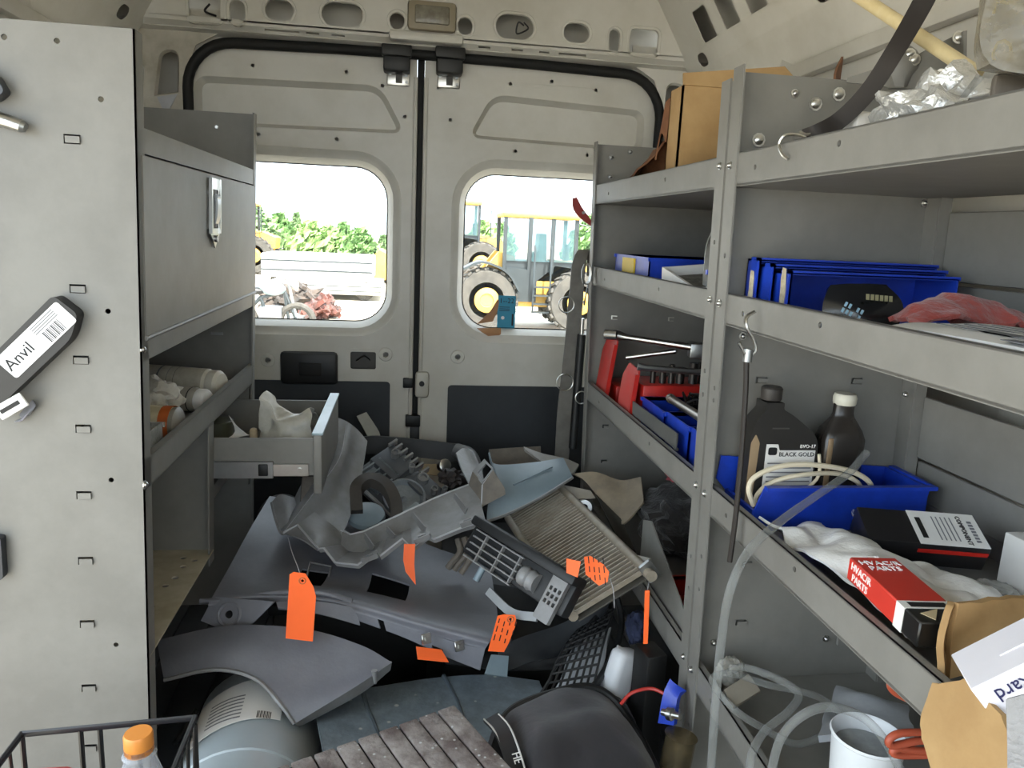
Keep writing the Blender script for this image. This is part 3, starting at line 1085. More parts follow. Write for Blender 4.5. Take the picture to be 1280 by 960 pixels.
redrack(.06, 0, .185, 1.83, 1.955, .12, 'tall red plastic socket holder at the rear door end of the third shelf')
redrack(.108, 0, .145, 1.615, 1.735, .10, 'red plastic socket holder with a pointed end plate beside the blue bins')
b = B().tube([at(757, 418, y=1.82), at(772, 419, y=1.80)], .013, 10)
b.tube([at(772, 419, y=1.80), at(785, 422, y=1.79), at(865, 434, y=1.68)], [.013, .0075, .0085], 10)
hd = B().box(-.025, .025, -.02, .02, -.018, .018, .004, M=tr(*at(874, 438, y=1.69)) @ rot(-12, 'Z'))
T('torque_wrench', 'long chrome torque wrench laid across the red socket holders', 'wrench', [('shaft', b, STEEL), ('head', hd, ZINC)])
S('breaker_bar', 'thin polished steel bar lying under the torque wrench', 'bar', B().cyl(at(783, 447, y=1.80), at(845, 439, y=1.74), .006, n=10), STEEL)
S('steel_bar', 'flat grey steel bar resting on the pointed red holder', 'bar', B().tube([at(797, 458, y=1.60), at(808, 460, y=1.595), at(886, 466, y=1.575)], [.009, .007, .007], 8), ZINC)
REDD = mat('dark_red_plastic', '#7a1f1c', .5)
for i, (px, r_, h_) in enumerate(((816, .014, .03), (828, .017, .034), (839, .015, .045), (850, .021, .038), (866, .022, .05), (879, .024, .052))):
    q = at(px, 474, y=1.645)
    q.z = z3 + .1085
    S('socket', ('first', 'second', 'third', 'fourth', 'fifth', 'sixth')[i] + ' dark impact socket counted from the pointed red end plate', 'socket', B().lathe([(0, r_ * .48), (h_ * .8, r_ * .48), (h_, r_ * .5), (h_, r_ * .36), (h_ - .015, r_ * .36)], q, (0, 0, 1), 14), DSTEEL, 'sockets on the red holder')
b1 = obin(.540, .70, 1.45, 1.60, z3 + .002, z3 + .085)
T('storage_bin', 'blue bin with a tangle of black steel wool on the third shelf', 'bin', [('body', b1, BLUE)])
b = B()
for k in range(14):
    cpt = Vector((.645, 1.525, z3 + .062))
    b.tube(cr([cpt + Vector((random.uniform(-.038, .038), random.uniform(-.04, .04), random.uniform(-.02, .045))) for _ in range(5)], 4, True), .003, 5, closed=True)
b.blob((.645, 1.525, z3 + .06), (.04, .04, .035), .4, 12, 3)
S('wire_tangle', 'black tangle of wire and wool heaped in the blue bin', 'wire', b, BLK)
b1 = obin(.540, .70, 1.31, 1.435, z3 + .002, z3 + .090)
T('storage_bin', 'blue bin holding a steel pipe next to the grey plate', 'bin', [('body', b1, BLUE)])
b1 = obin(.537, .68, 1.18, 1.295, z3 + .002, z3 + .095)
T('storage_bin', 'empty blue bin on the third shelf beside the middle post', 'bin', [('body', b1, BLUE)])
b = B().tube([Vector((.575, 1.515, z3 + .100)), Vector((.562, 1.305, z3 + .109))], .009, 12)
b.tube([Vector((.5755, 1.52, z3 + .100)), Vector((.575, 1.508, z3 + .1003))], .0105, 12)
S('steel_pipe', 'round steel pipe leaning across the blue bin', 'pipe', b, mat('brushed_steel', '#9a938a', .35, metal=.9))
gp = B().sheet([[at(792, 518, x=.521), at(846, 562, x=.521)], [at(792, 501, x=.525), at(848, 542, x=.525)]], .003, 3, 4)
gp.tube([at(843, 560, x=.522), at(846, 562, x=.522)], .004, 8)
S('divider_plate', 'dark grey steel plate leaning behind the third shelf lip', 'plate', gp, mat('dark_steel_plate', '#54534f', .5, metal=.2))
S('rust_scraps', 'rusty metal scraps in the corner of the third shelf by the middle post', 'scrap', crumple((.56, 1.159, z3 + .014), (.022, .009, .010), .25, 9), mat('rust', '#6d5440', .9, bump=.5))

# fourth shelf: cloths, tools, grey divider, yellow and white bits
S('cloth_heap', 'heap of black cloth on the lowest shelf behind the radiator', 'cloth', crumple((.69, 1.675, z4 + .073), (.10, .125, .08), .2, 11, -.07), CLOTHD)
S('cloth_heap', 'dark red cloth stuffed at the back of the lowest shelf', 'cloth', crumple((.745, 1.40, z4 + .092), (.075, .08, .085), .25, 21, -.09), mat('maroon_cloth', '#5e1f22', .95, bump=.5, bscale=60))
S('cloth_heap', 'pink red rag on top of the black cloth on the lowest shelf', 'cloth', crumple((.70, 1.66, z4 + .205), (.06, .055, .022), .3, 15), mat('pink_rag', '#8f3b45', .95, bump=.5, bscale=60))
S('plastic_scrap', 'bright red plastic tray in the lowest shelf', 'tray', obin(.54, .625, 1.30, 1.43, z4 + .002, z4 + .05), REDP)
S('orange_lid', 'orange yellow plastic lid on the lowest shelf', 'lid', B().lathe([(0, .02), (.018, .02), (.024, .014), (.024, .001)], (.55, 1.245, z4 + .002), (0, 0, 1), 16), mat('orange_yellow_plastic', '#d78a1c', .4))
S('sponge', 'pale beige sponge block on the lowest shelf beside the yellow lid', 'sponge', B().box(.56, .66, 1.262, 1.287, z4 + .002, z4 + .04, .006), mat('beige_sponge', '#b9ab8e', .9, bump=.6, bscale=120))
S('divider_plate', 'plain grey steel divider standing behind the lowest shelf lip', 'plate', B().plate([(1.172, z4 + .004), (1.49, z4 + .004), (1.49, z4 + .155), (1.44, z4 + .172), (1.172, z4 + .06)], [], lambda u, v, w: Vector((.527 + w, u, v)), .003), GREY)

# steel bar with a curled top, gas strut and rings hanging at the rear end of the rack
yb_ = 2.06
path = [at(737, 345, y=yb_ + .03), at(738, 322, y=yb_ + .02), at(731, 312, y=yb_ + .01), at(724, 328, y=yb_), at(720, 372, y=yb_), at(714, 440, y=yb_), at(706, 510, y=yb_), at(702, 575, y=yb_)]
pc = cr(path, 5)
b = B()
b.rings([[p_ + Vector((sx * w_, sy * .002, 0)) for sx, sy in ((-1, -1), (1, -1), (1, 1), (-1, 1))] for p_, w_ in zip(pc, [.008 + .012 * min(1, i / 16) if i < 20 else .021 for i in range(len(pc))])])
S('hanger_bar', 'flat grey steel bar with a curled top hanging by the rear end of the shelves', 'bar', b, mat('grey_bar_paint', '#6b6862', .55, scale=12, col2='#58554f'))
st = B().cyl(at(727, 418, y=yb_ - .02), at(716, 560, y=yb_ - .02), .0125, n=12)
rod = B().cyl(at(728, 398, y=yb_ - .02), at(727, 418, y=yb_ - .02), .006, n=10)
T('gas_strut', 'black gas strut tied to the flat grey bar', 'strut', [('cylinder', st, BLK), ('rod', rod, STEEL)])
for (px, py, rr, lab) in ((708, 381, .022, 'thin steel ring clipped high on the flat grey bar'), (706, 478, .024, 'thin steel ring clipped beside the middle of the gas strut'), (727, 497, .018, 'small steel ring hanging low by the gas strut')):
    c_ = at(px, py, y=yb_ - .035)
    S('split_ring', lab, 'ring', B().tube([c_ + Vector((rr * cos(k * pi / 10), 0, rr * sin(k * pi / 10))) for k in range(20)], .0016, 6, closed=True), STEEL)
b = B()
hp = cr([at(718, 248, y=2.005), at(722, 262, y=2.005), at(731, 274, y=2.005), at(742, 284, y=2.005)], 5)
b.rings([[p_ + Vector((-w_, -.004, 0)), p_ + Vector((w_, -.004, w_ * .6)), p_ + Vector((w_, .004, w_ * .6)), p_ + Vector((-w_, .004, 0))] for p_, w_ in zip(hp, [.003 + .0085 * sin(pi * (i + 1.5) / (len(hp) + 1)) for i in range(len(hp))])])
sc_ = at(729, 266, y=2.0)
T('pruning_tool', 'curved red plastic tool sticking out past the rear end of the shelves', 'tool', [('handle', b, mat('dull_red_plastic', '#8a2620', .5)), ('pin', B().cyl(sc_, sc_ + Vector((0, -.004, 0)), .004, n=8), STEEL), ('wire', B().tube(cr([at(733, 263, y=2.0), at(739, 257, y=2.0), at(745, 252, y=2.0)], 3), .001, 5), ZINC)])

# ================================================================== right rack, near unit
# ---- top shelf
pts = cr([at(1175, -40, y=.80), at(1150, 10, y=.83), at(1118, 65, y=.88), at(1085, 115, y=.91), at(1050, 150, y=.935), at(1022, 166, x=.518), at(1006, 172, x=.511)], 5)
b = B().tube(pts, .0, flat=(.022, .004), up=(-.55, -.85, -.1))
hk = B().tube(cr([at(1008, 172, x=.510), at(994, 168, x=.500), at(980, 170, x=.484), at(974, 181, x=.481), at(978, 193, x=.481), at(985, 199, x=.4835)], 6), .0022, 6)
hk.tube(cr([at(1000, 165, x=.506), at(1007, 168, x=.509), at(1014, 168, x=.512)], 4), .0022, 6)
T('tie_strap', 'black rubber strap with a steel hook caught on the top shelf lip', 'strap', [('strap', b, mat('brown_black_rubber', '#231d1a', .7)), ('hook', hk, STEEL)])
S('wooden_dowel', 'long pale wooden dowel leaning above the top shelf', 'dowel', B().cyl(at(1050, -20, y=1.05), at(1222, 93, y=.82), .0085, n=12), WOOD)
# bracket plates with bolts on the wall above the rack
q0, q1 = at(1108, 95, y=1.0), at(1209, 108, y=.86)
b = B().sheet([[at(1110, 112, y=1.02), at(1208, 112, y=.88)], [at(1140, 75, y=1.02), at(1209, 38, y=.88)]], .004, 2, 2)
b.add(B().sheet([[at(1060, 104, y=1.10), at(1115, 110, y=1.02)], [at(1062, 98, y=1.10), at(1128, 78, y=1.02)]], .004, 2, 2))
bb = [bolt(at(px, py, y=yy), (-.3, -1, .1), .0055) for px, py, yy in ((1128, 80, .985), (1143, 75, .975), (1137, 68, .98), (1198, 47, .89))]
blob_ = B().blob(at(1133, 84, y=.985), (.022, .012, .026), .3, 8, 2)
T('mounting_bracket', 'dark grey bolted bracket plate above the back of the top shelf', 'bracket', [('plate', b, GREY), ('hinge_lug', blob_, GREY)] + bb + [('screw_hole', B().cyl(at(1176, 92, y=.915), at(1176, 92, y=.91), .006, n=10), STEEL)])
# foil pack, clear pouch with yellow print
b = crumple((.60, .82, z1 + .052), (.058, .066, .054), .32, 33, -.05, 4)
S('foil_pouch', 'crumpled silver foil pouch on the top shelf', 'pouch', b, FOIL)
S('white_packet', 'small white packet beside the silver foil pouch', 'packet', B().box(.565, .60, .925, .96, z1 + .001, z1 + .085, .006), PAPER)
c0 = at(1250, 40, y=.66)
pk = B().sheet([[Vector((.535, .69, z1 + .085)), Vector((.575, .675, z1 + .08)), Vector((.64, .69, z1 + .085))], [Vector((.528, .69, z1 + .115)), Vector((.575, .668, z1 + .115)), Vector((.64, .685, z1 + .115))], [Vector((.533, .69, z1 + .20)), Vector((.575, .672, z1 + .20)), Vector((.64, .69, z1 + .20))]], .03, 6, 6, jit=.006, js=20)
lo_ = B().box(.56, .64, .69, .70, z1 + .001, z1 + .085, .006)
w1 = text('C', .03, frame(at(1252, 62, y=.662), (0, 0, -1), (1, 0, 0)))
w2 = text('L', .03, frame(at(1253, 8, y=.662), (0, 0, -1), (1, 0, 0)))
T('product_pouch', 'clear pouch with yellow lettering standing on the top shelf', 'pouch', [('film', pk, mat('tinted_pouch', '#6b6557', .25, alpha=.7, scale=14, col2='#8d877a', bump=.3)), ('contents', lo_, mat('grey_brown_contents', '#6f675d', .7)), ('lettering', w1.add(w2), LABELY)])

# ---- second shelf: nested blue bins on their sides, packet, rag, foil, papers
zz = z2r + .001
for k, (yr, ins, lab, sides) in enumerate(((1.082, 0, 'outermost blue bin of the nest lying on its side, paper label peeling on its end', 1), (1.05, .0075, 'middle blue bin of the nest of bins lying on their sides', 0), (1.012, .015, 'innermost blue bin of the nest with its dark open mouth and torn label', 1))):
    x0_, x1_ = .532 + ins, .829 - ins
    z0_, zt2 = zz + ins * .55, zz + .098 - ins
    b = obin(x0_, x1_, yr, 1.122 - .0075 * (k), z0_, zt2, .003, 'y')
    b.box(x0_ - .003, x0_ + .003, yr, yr + .022, z0_, zt2 + .003)
    b.box(x0_ - .003, x1_ + .003, yr, yr + .006, zt2 - .002, zt2 + .003)
    prt = [('body', b, BLUE)]
    if sides:
        prt.append(('paper_label', B().sheet([[Vector((x0_ - .0035, yr + .018, z0_ + .012)), Vector((x0_ - .0035, yr + .006, z0_ + .008))], [Vector((x0_ - .0042, yr + .017, z0_ + .05)), Vector((x0_ - .0035, yr + .004, z0_ + .045))], [Vector((x0_ - .0035, yr + .018, z0_ + .082)), Vector((x0_ - .0042, yr + .006, z0_ + .080))]], .0006, 6, 4, jit=.0015, js=60), mat('torn_label', '#cfc6ac', .8, scale=40, col2='#a89c84')))
    T('storage_bin', lab, 'bin', prt, 'nested blue bins')
S('red_rag', 'scrap of red rag under the outermost blue bin by the middle post', 'rag', crumple((.515, 1.108, zz + .010), (.006, .012, .008), .2, 31), REDC)
b = B().sheet([[Vector((.585, .985, zz + .003)), Vector((.63, .965, zz + .003)), Vector((.68, .965, zz + .003))], [Vector((.592, .99, zz + .035)), Vector((.635, .965, zz + .04)), Vector((.685, .97, zz + .04))], [Vector((.60, 1.0, zz + .062)), Vector((.64, .985, zz + .066)), Vector((.67, .985, zz + .06))]], .014, 6, 6, jit=.006, js=28)
mt = frame((.625, .9535, zz + .028), (.95, -.12, -.35), (.2, .15, 1))
T('parts_packet', 'black foil packet with pale lettering in the mouth of the blue bins', 'packet', [('packet', b, mat('black_foil', '#17191c', .25, spec=.7)), ('lettering', (lambda bb: [bb.box(-.016 + .006 * (k % 5), -.0125 + .006 * (k % 5), -.012 + .009 * (k // 5), -.0055 + .009 * (k // 5), 0, .0006) for k in range(15) if k % 4] and bb)(B()).xf(frame((.613, .957, zz + .03), (.86, -.28, -.4), (.3, .1, 1)) @ tr(0, 0, .005)), mat('pale_blue_ink', '#9fc4d8', .5)), ('header_strip', (lambda bb: [bb.box(-.02 + .007 * k, -.015 + .007 * k, -.004, .004, 0, .0006) for k in range(6)] and bb)(B()).xf(frame((.648, .957, zz + .054), (.98, 0, -.05), (0, .25, 1)) @ tr(0, 0, .006)), mat('olive_strip', '#a8a27c', .5))])
S('red_rag', 'folded red shop rag on the foil package', 'rag', B().sheet([[Vector((.60, .86, zz + .03)), Vector((.66, .90, zz + .03)), Vector((.74, .90, zz + .03)), Vector((.79, .87, zz + .03))], [Vector((.60, .83, zz + .035)), Vector((.65, .85, zz + .062)), Vector((.72, .85, zz + .062)), Vector((.785, .84, zz + .035))], [Vector((.59, .80, zz + .028)), Vector((.65, .80, zz + .04)), Vector((.72, .80, zz + .04)), Vector((.77, .80, zz + .028))]], .006, 8, 8, jit=.008, js=40), REDC, M=tr(0, 0, .006))
S('foil_package', 'flat foil wrapped package under the red rag', 'package', B().sheet([[Vector((.535, .88, zz + .02)), Vector((.60, .90, zz + .022)), Vector((.70, .90, zz + .02))], [Vector((.53, .80, zz + .03)), Vector((.60, .80, zz + .022)), Vector((.72, .81, zz + .02))], [Vector((.535, .72, zz + .026)), Vector((.60, .71, zz + .026)), Vector((.74, .71, zz + .02))]], .018, 8, 8, jit=.005, js=40), FOIL)
b = B().sheet([[Vector((.52, .74, zz + .042)), Vector((.60, .76, zz + .044)), Vector((.70, .76, zz + .04))], [Vector((.515, .60, zz + .044)), Vector((.60, .60, zz + .046)), Vector((.72, .60, zz + .04))], [Vector((.53, .50, zz + .04)), Vector((.60, .48, zz + .044)), Vector((.72, .50, zz + .04))]], .004, 6, 6, jit=.004, js=14)
lines = B()
for k in range(5):
    lines.box(.545 + .016 * k, .548 + .016 * k, .56, .70, zz + .0485, zz + .0492)
lines.box(.52, .535, .545, .585, zz + .0475, zz + .0483).box(.545, .56, .60, .64, zz + .0485, zz + .0492)
T('paper_sheet', 'white printed paper sheets in front of the foil package', 'paper', [('sheet', b, PAPER), ('print', lines, GINK)])
S('plastic_bag', 'clear crinkled plastic bag standing on the printed papers', 'bag', crumple((.54, .56, zz + .068), (.012, .015, .012), .3, 41), CLEARB)

# ---- third shelf: blue bin, oil jug, bottle, cable, hoses
zq = z3 + .001
bx0, bx1, by0, by1, bh = .537, .820, 1.022, 1.124, .072
b = B()
t = .003
b.box(bx0, bx1, by0, by1, zq, zq + t)
b.plate([(bx0, zq), (bx1, zq), (bx1 + .008, zq + bh), (bx0 + .012, zq + bh), (bx0, zq + .035)], [], lambda u, v, w: Vector((u, by0 + w - (v - zq) * .06, v)), t)
b.plate([(bx0, zq), (bx1, zq), (bx1 + .008, zq + bh), (bx0 - .016, zq + bh + .02), (bx0 - .02, zq + bh - .02), (bx0, zq + .03)], [], lambda u, v, w: Vector((u, by1 - w, v)), t)
b.box(bx1, bx1 + t + .006, by0, by1, zq, zq + bh)
b.box(bx0 - .002, bx0 + t, by0, by1, zq, zq + .035)
rim = B().tube([Vector((bx0 + .012, by0 - .008, zq + bh)), Vector((bx1 + .012, by0 - .008, zq + bh)), Vector((bx1 + .012, by1 - .003, zq + bh))], 0, flat=(.012, .006), up=(0, 0, 1))
T('storage_bin', 'large blue bin holding the oil bottles on the third shelf', 'bin', [('body', b, BLUE), ('rim', rim, BLUE)])
# black oil jug: sloping shoulder, neck at the left, label
JX, JY, JZ = .541, 1.082, zq + .004
f = lambda u, v, w: Vector((JX + u * 1.13, JY - .018 + w, JZ + v * .97))
prof = [(.005, 0), (.097, 0), (.102, .02), (.102, .128), (.095, .146), (.060, .176), (.044, .186), (.044, .197), (.018, .197), (.018, .184), (.004, .165), (0, .15), (0, .02)]
b = B().plate(roundpoly(prof, [.006, .006, .004, .01, .012, .008, .003, .001, .001, .003, .01, .006, .004], 4), [], f, .036)
bmesh.ops.bevel(b.bm, geom=[e for e in b.bm.edges if len(e.link_faces) == 2 and e.calc_face_angle() > 1.2], offset=.006, segments=2, profile=.5, affect='EDGES')
cap = B().lathe([(0, .0155), (.002, .0165), (.018, .0165), (.021, .014), (.021, .001)], f(.031, .199, .018), (0, 0, 1), 20)
for k in range(20):
    cap.box(.0, .0016, -.0155, .0185, .002, .017, M=tr(*f(.031, .199, .018)) @ rot(18 * k, 'Z')) if False else None
lab = B().plate([(.024, .044), (.098, .044), (.098, .118), (.044, .118), (.041, .128), (.024, .128)], [], lambda u, v, w: f(u, v, w - .0012), .001)
side = B().plate(roundpoly([(.002, .02), (.012, .02), (.015, .13), (.008, .145), (.002, .13)], .003, 3), [], lambda u, v, w: f(u - .0014, v, w - .0005), .018)
jl = frame(f(.070, .111, -.0016), (1, 0, 0), (0, 0, 1))
logo = B().plate(rrect(.027, .110, .040, .123, .003, 3), [], lambda u, v, w: f(u, v, w - .0018), .0004)
ruled = B()
for k in range(7):
    ruled.box(f(.028, 0, 0).x, f(.094, 0, 0).x, f(0, 0, -.0018).y, f(0, 0, -.0012).y, JZ + .047 + .0075 * k, JZ + .049 + .0075 * k)
grip = text('GRIP', .012, frame(f(.045, .150, -.0012), (1, 0, 0), (0, 0, 1)))
T('oil_jug', 'black quart oil jug with sloping shoulder and BLACK GOLD label', 'bottle', [('body', b, mat('black_jug_plastic', '#2a2826', .4)), ('cap', cap, mat('dark_grey_cap', '#3a3633', .5)), ('label', lab, PAPER, [('label_title', text('BLACK GOLD', .0098, jl), INK), ('label_emblem', logo, INK), ('label_print', ruled, GINK)]),
                                ('label_code', text('BVO-17', .008, frame(f(.086, .1245, -.0006), (1, 0, 0), (0, 0, 1))), WINK), ('oil_film', side, mat('tan_oil_film', '#9a8468', .35)), ('moulded_word', text('', .01, Matrix()) if False else B().box(f(.03, 0, 0).x, f(.055, 0, 0).x, f(0, 0, -.0008).y, f(0, 0, 0).y, JZ + .149, JZ + .151), mat('jug_moulding', '#4a4744', .4))])
# second bottle with white cap
f2 = lambda u, v, w: Vector((.704 + u * 1.2, 1.084 + w, JZ + v))
prof = [(0, .03), (.10, .031), (.13, .031), (.145, .026), (.165, .0165), (.172, .0145), (.188, .0145)]
b = B()
n_ = 24
rings = []
for h, r in prof:
    sq = 1 if h < .15 else 0
    ring = []
    for k in range(n_):
        a_ = 2 * pi * k / n_
        e_ = .55 if sq else 1
        cx_, sy_ = cos(a_), sin(a_)
        ring.append(f2(r * math.copysign(abs(cx_) ** e_, cx_), h, r * .8 * math.copysign(abs(sy_) ** e_, sy_)))
    rings.append(ring)
b.rings(rings)
cap = B().lathe([(0, .0165), (.003, .018), (.012, .0185), (.018, .016), (.018, .001)], f2(0, .186, 0), (0, 0, 1), 20)
strp = B().box(.704 - .033, .704 - .024, 1.084 - .0245, 1.084 - .021, JZ + .05, JZ + .135, .002)
T('oil_bottle', 'smoked black bottle with a white cap beside the oil jug', 'bottle', [('body', b, mat('smoked_plastic', '#2b2724', .25)), ('cap', cap, mat('ivory_cap', '#d8d4c4', .5)), ('level_strip', strp, mat('tan_strip', '#8b7458', .4))])
# cream cable
YC = 1.035
c1 = cr([at(942, 632, y=YC), at(936, 612, y=YC), at(944, 596, y=YC), at(975, 583, y=YC), at(1015, 581, y=YC), at(1060, 588, y=YC), at(1086, 602, y=YC), at(1092, 622, y=YC + .02)], 6)
c2 = cr([at(945, 632, y=YC + .008), at(947, 618, y=YC + .008), at(965, 603, y=YC + .006), at(1000, 594, y=YC), at(1045, 592, y=YC + .01), at(1072, 603, y=YC + .012), at(1080, 622, y=YC + .03)], 6)
c3 = cr([at(1024, 568, y=YC + .004), at(1023, 595, y=YC + .006), at(1005, 614, y=YC - .005), at(996, 622, y=YC - .008)], 5)
S('cable_coil', 'cream coloured electrical cable looped out of the large blue bin', 'cable', B().tube(c1, .0042, 8).tube(c2, .0038, 8).tube(c3, .0026, 7), CREAM)
# clear hose: from the bin, over the lip, down past the lower shelves
HZ = mat('clear_hose', '#a3a6a4', .12, alpha=.16, var=.12, scale=20)
h1 = cr([at(1083, 566, y=1.03), at(1060, 592, y=1.0), at(1020, 620, y=.965), at(975, 652, y=.905), at(935, 690, y=.86), at(912, 740, y=.845), at(902, 800, y=.845), at(895, 870, y=.845), at(889, 960, y=.845), at(884, 1040, y=.845)], 7)
S('clear_hose', 'clear plastic hose arching out of the large blue bin and hanging to the floor', 'hose', B().tube(h1, .0058, 10), HZ)
S('clear_tube', 'short length of clear tube lying in front of the large blue bin', 'tube', B().tube([at(1066, 641, y=1.005), at(1160, 652, y=.985)], .0055, 10), HZ)
# bungee rod on the shelf
bg_ = cr([at(933, 440, y=.975), at(932, 490, y=.975), at(926, 580, y=.975), at(919, 650, y=.975), at(912, 702, y=.975)], 5)
hk = B().tube(cr([at(943, 390, y=.985), at(934, 396, y=.98), at(933, 408, y=.975), at(942, 425, y=.975), at(944, 438, y=.975), at(936, 446, y=.975)], 6), .0026, 7)
hk.tube([at(924, 428, y=.975), at(931, 441, y=.975)], .0026, 7)
fer = B().cyl(at(936, 436, y=.975), at(934, 452, y=.975), .0065, n=10)
T('hook_rod', 'thin dark rod hung from the second shelf lip by a steel hook', 'rod', [('rod', B().tube(bg_, .0042, 8), mat('dark_brown_rod', '#2a2420', .5)), ('hook', hk, STEEL), ('ferrule', fer, ZINC)])

# black and white component box
bw, bd, bh = .115, .045, .05
def carton(b0, mats, M): return None
M_ = tr(.722, .885, zq + .050) @ rot(-14, 'Z') @ rot(22, 'X')
T('component_box', 'black box with a white printed label behind the white plastic bag', 'box', [
    ('box', B().box(-.085, .075, -.03, .035, -.03, .012, .002), mat('black_carton', '#1c1b1d', .4)),
    ('label', B().box(-.018, .072, -.0315, .034, .0122, .0132), PAPER, [
        ('label_heading', text('COMPONENT', .009, tr(.048, 0, .0136) @ rot(-90, 'Z')), INK),
        ('label_title', (lambda bb: [bb.box(.058, .064, -.022 + .0062 * k, -.018 + .0062 * k, .0133, .0137) for k in range(7)] and bb)(B()), GINK),
        ('label_print', (lambda bb: [bb.box(.012 + .006 * k, .0135 + .006 * k, -.022, .024, .0133, .0137) for k in range(5)] and bb)(B()), GINK),
        ('label_mark', B().box(-.011, -.004, -.02, .02, .0133, .0138), INK)]),
    ('red_edge', B().box(-.018, .073, -.0312, .0352, -.004, .002), REDP)], M=M_)
S('clear_package', 'flat clear plastic package under the black and white box', 'package', crumple((.768, .795, zq + .011), (.022, .026, .008), .2, 51), CLEARB)
# crumpled white plastic bag over the shelf
rows = []
for i in range(5):
    r = []
    for j in range(6):
        u, v = i / 4, j / 5
        y_ = .985 - v * .34
        x_ = .533 + u * .19
        r.append(Vector((x_, y_, zq + .014 + .016 * v + .034 * sin(min(1, u * 1.15) * pi) * sin(v * pi * .85 + .15) + (.018 if i == 0 else 0))))
    rows.append(r)
wb = B().sheet(rows, .004, 10, 10, jit=.017, js=22)
for v in wb.bm.verts:                                   # pressed flat where boxes lie on it
    v.co.z = max(v.co.z, zq + .002)
    v.co.x = max(v.co.x, .521)
    if v.co.x < .59 and v.co.y < .79:
        v.co.z = min(v.co.z, .803 + .003 * noise.noise(v.co * 40))
    if v.co.x > .63 and v.co.y > .825:
        v.co.z = min(v.co.z, zq + .004)
S('white_plastic_bag', 'crumpled white plastic bag spread along the third shelf', 'bag', wb, WBAG)
# red parts box with black end
M_ = frame(at(1094, 768, z=zq + .085), (.13, -1, 0), (1, .13, 0))
rb = frame((.546, .672, .826), (.10, 1, .02), (-1, .10, -.0))
L_, Wd, H_ = .105, .056, .028
# local: x along the length (away from the camera), y towards the aisle
red = B().box(-.02, L_ - .02, -Wd / 2, Wd / 2, -H_ / 2, H_ / 2, .0015, 1)
blk_ = B().box(-.062, -.02, -Wd / 2, Wd / 2, -H_ / 2, H_ / 2, .0015, 1)
band = B().box(-.034, -.019, -Wd / 2 - .0006, Wd / 2 + .0006, -H_ / 2, H_ / 2 + .0006)
T('parts_box', 'red and black HVAC/R PARTS box lying on the white plastic bag', 'box', [
    ('red_carton', red, mat('red_carton', '#c8372b', .4, var=.05), [('box_title', text('HVAC/R\nPARTS', .0135, tr(.062, .0, H_ / 2 + .0004) @ rot(-90, 'Z')), WINK),
                                                               ('side_title', text('HVAC/R\nPARTS', .0125, frame((.055, Wd / 2 + .0004, 0), (-1, 0, 0), (0, 0, 1)) ), WINK)]),
    ('black_end', blk_, mat('black_carton_print', '#161616', .35, scale=30)), ('white_band', band, PAPER, [('band_mark', B().box(-.0315, -.0225, -.02, .02, H_ / 2 + .0006, H_ / 2 + .001), INK)]),
    ('torn_corner', B().plate([(-.036, -.005), (-.058, .01), (-.045, .018)], [], lambda u, v, w: Vector((u, v, H_ / 2 + .0006 + w)), .0006), mat('raw_card', '#c9b893', .8))], M=rb)
# white carton at the back
S('white_carton', 'plain white carton standing at the back of the third shelf', 'box', B().box(.80, .855, .765, .835, zq, zq + .075, .002), PAPER)

# open cardboard box with the white carton in it, standing at the near end of the shelf
yA, yB2 = .60, .40
back = B().sheet([[at(1182, 842, y=yA), at(1300, 842, y=yA)], [at(1183, 792, y=yA), at(1300, 780, y=yA)], [at(1193, 752, y=yA), at(1300, 742, y=yA)]], .006, 6, 8, jit=.003, js=60)
sidep = B().sheet([[at(1182, 842, y=yA), at(1178, 845, y=yA - .02)], [at(1183, 792, y=yA), at(1180, 800, y=yA - .015)], [at(1193, 752, y=yA), at(1190, 760, y=yA - .005)]], .006, 6, 3, jit=.003, js=60)
pf = [at(1163, 853, x=.486), at(1205, 848, x=.486), at(1264, 912, x=.484), at(1262, 975, x=.482), at(1180, 990, x=.480), at(1150, 910, x=.482)]
fl = B()
fr_ = frame(pf[0], pf[1] - pf[0], pf[5] - pf[0])
inv = fr_.inverted()
loc = [inv @ q for q in pf]
torn = []
for i_, q in enumerate(roundpoly([(q.x, q.y) for q in loc], .014, 5)):
    torn.append((q[0] + random.uniform(-.0022, .0022), q[1] + random.uniform(-.0022, .0022)))
fl.plate(torn, [], lambda u, v, w: fr_ @ Vector((u, v, w + .012 * sin(u * 30) * .3)), .005)
T('cardboard_box', 'torn open cardboard box at the near end of the third shelf', 'box', [('back_panel', back, CARD), ('side_panel', sidep, CARD), ('front_flap', fl, CARD), ('bottom', B().box(.519, .74, .42, .60, zq + .001, zq + .006), CARD), ('far_side', B().box(.736, .741, .42, .60, zq + .001, zq + .10), CARD), ('end_panel', B().box(.519, .74, .42, .425, zq + .001, zq + .075), CARD)])
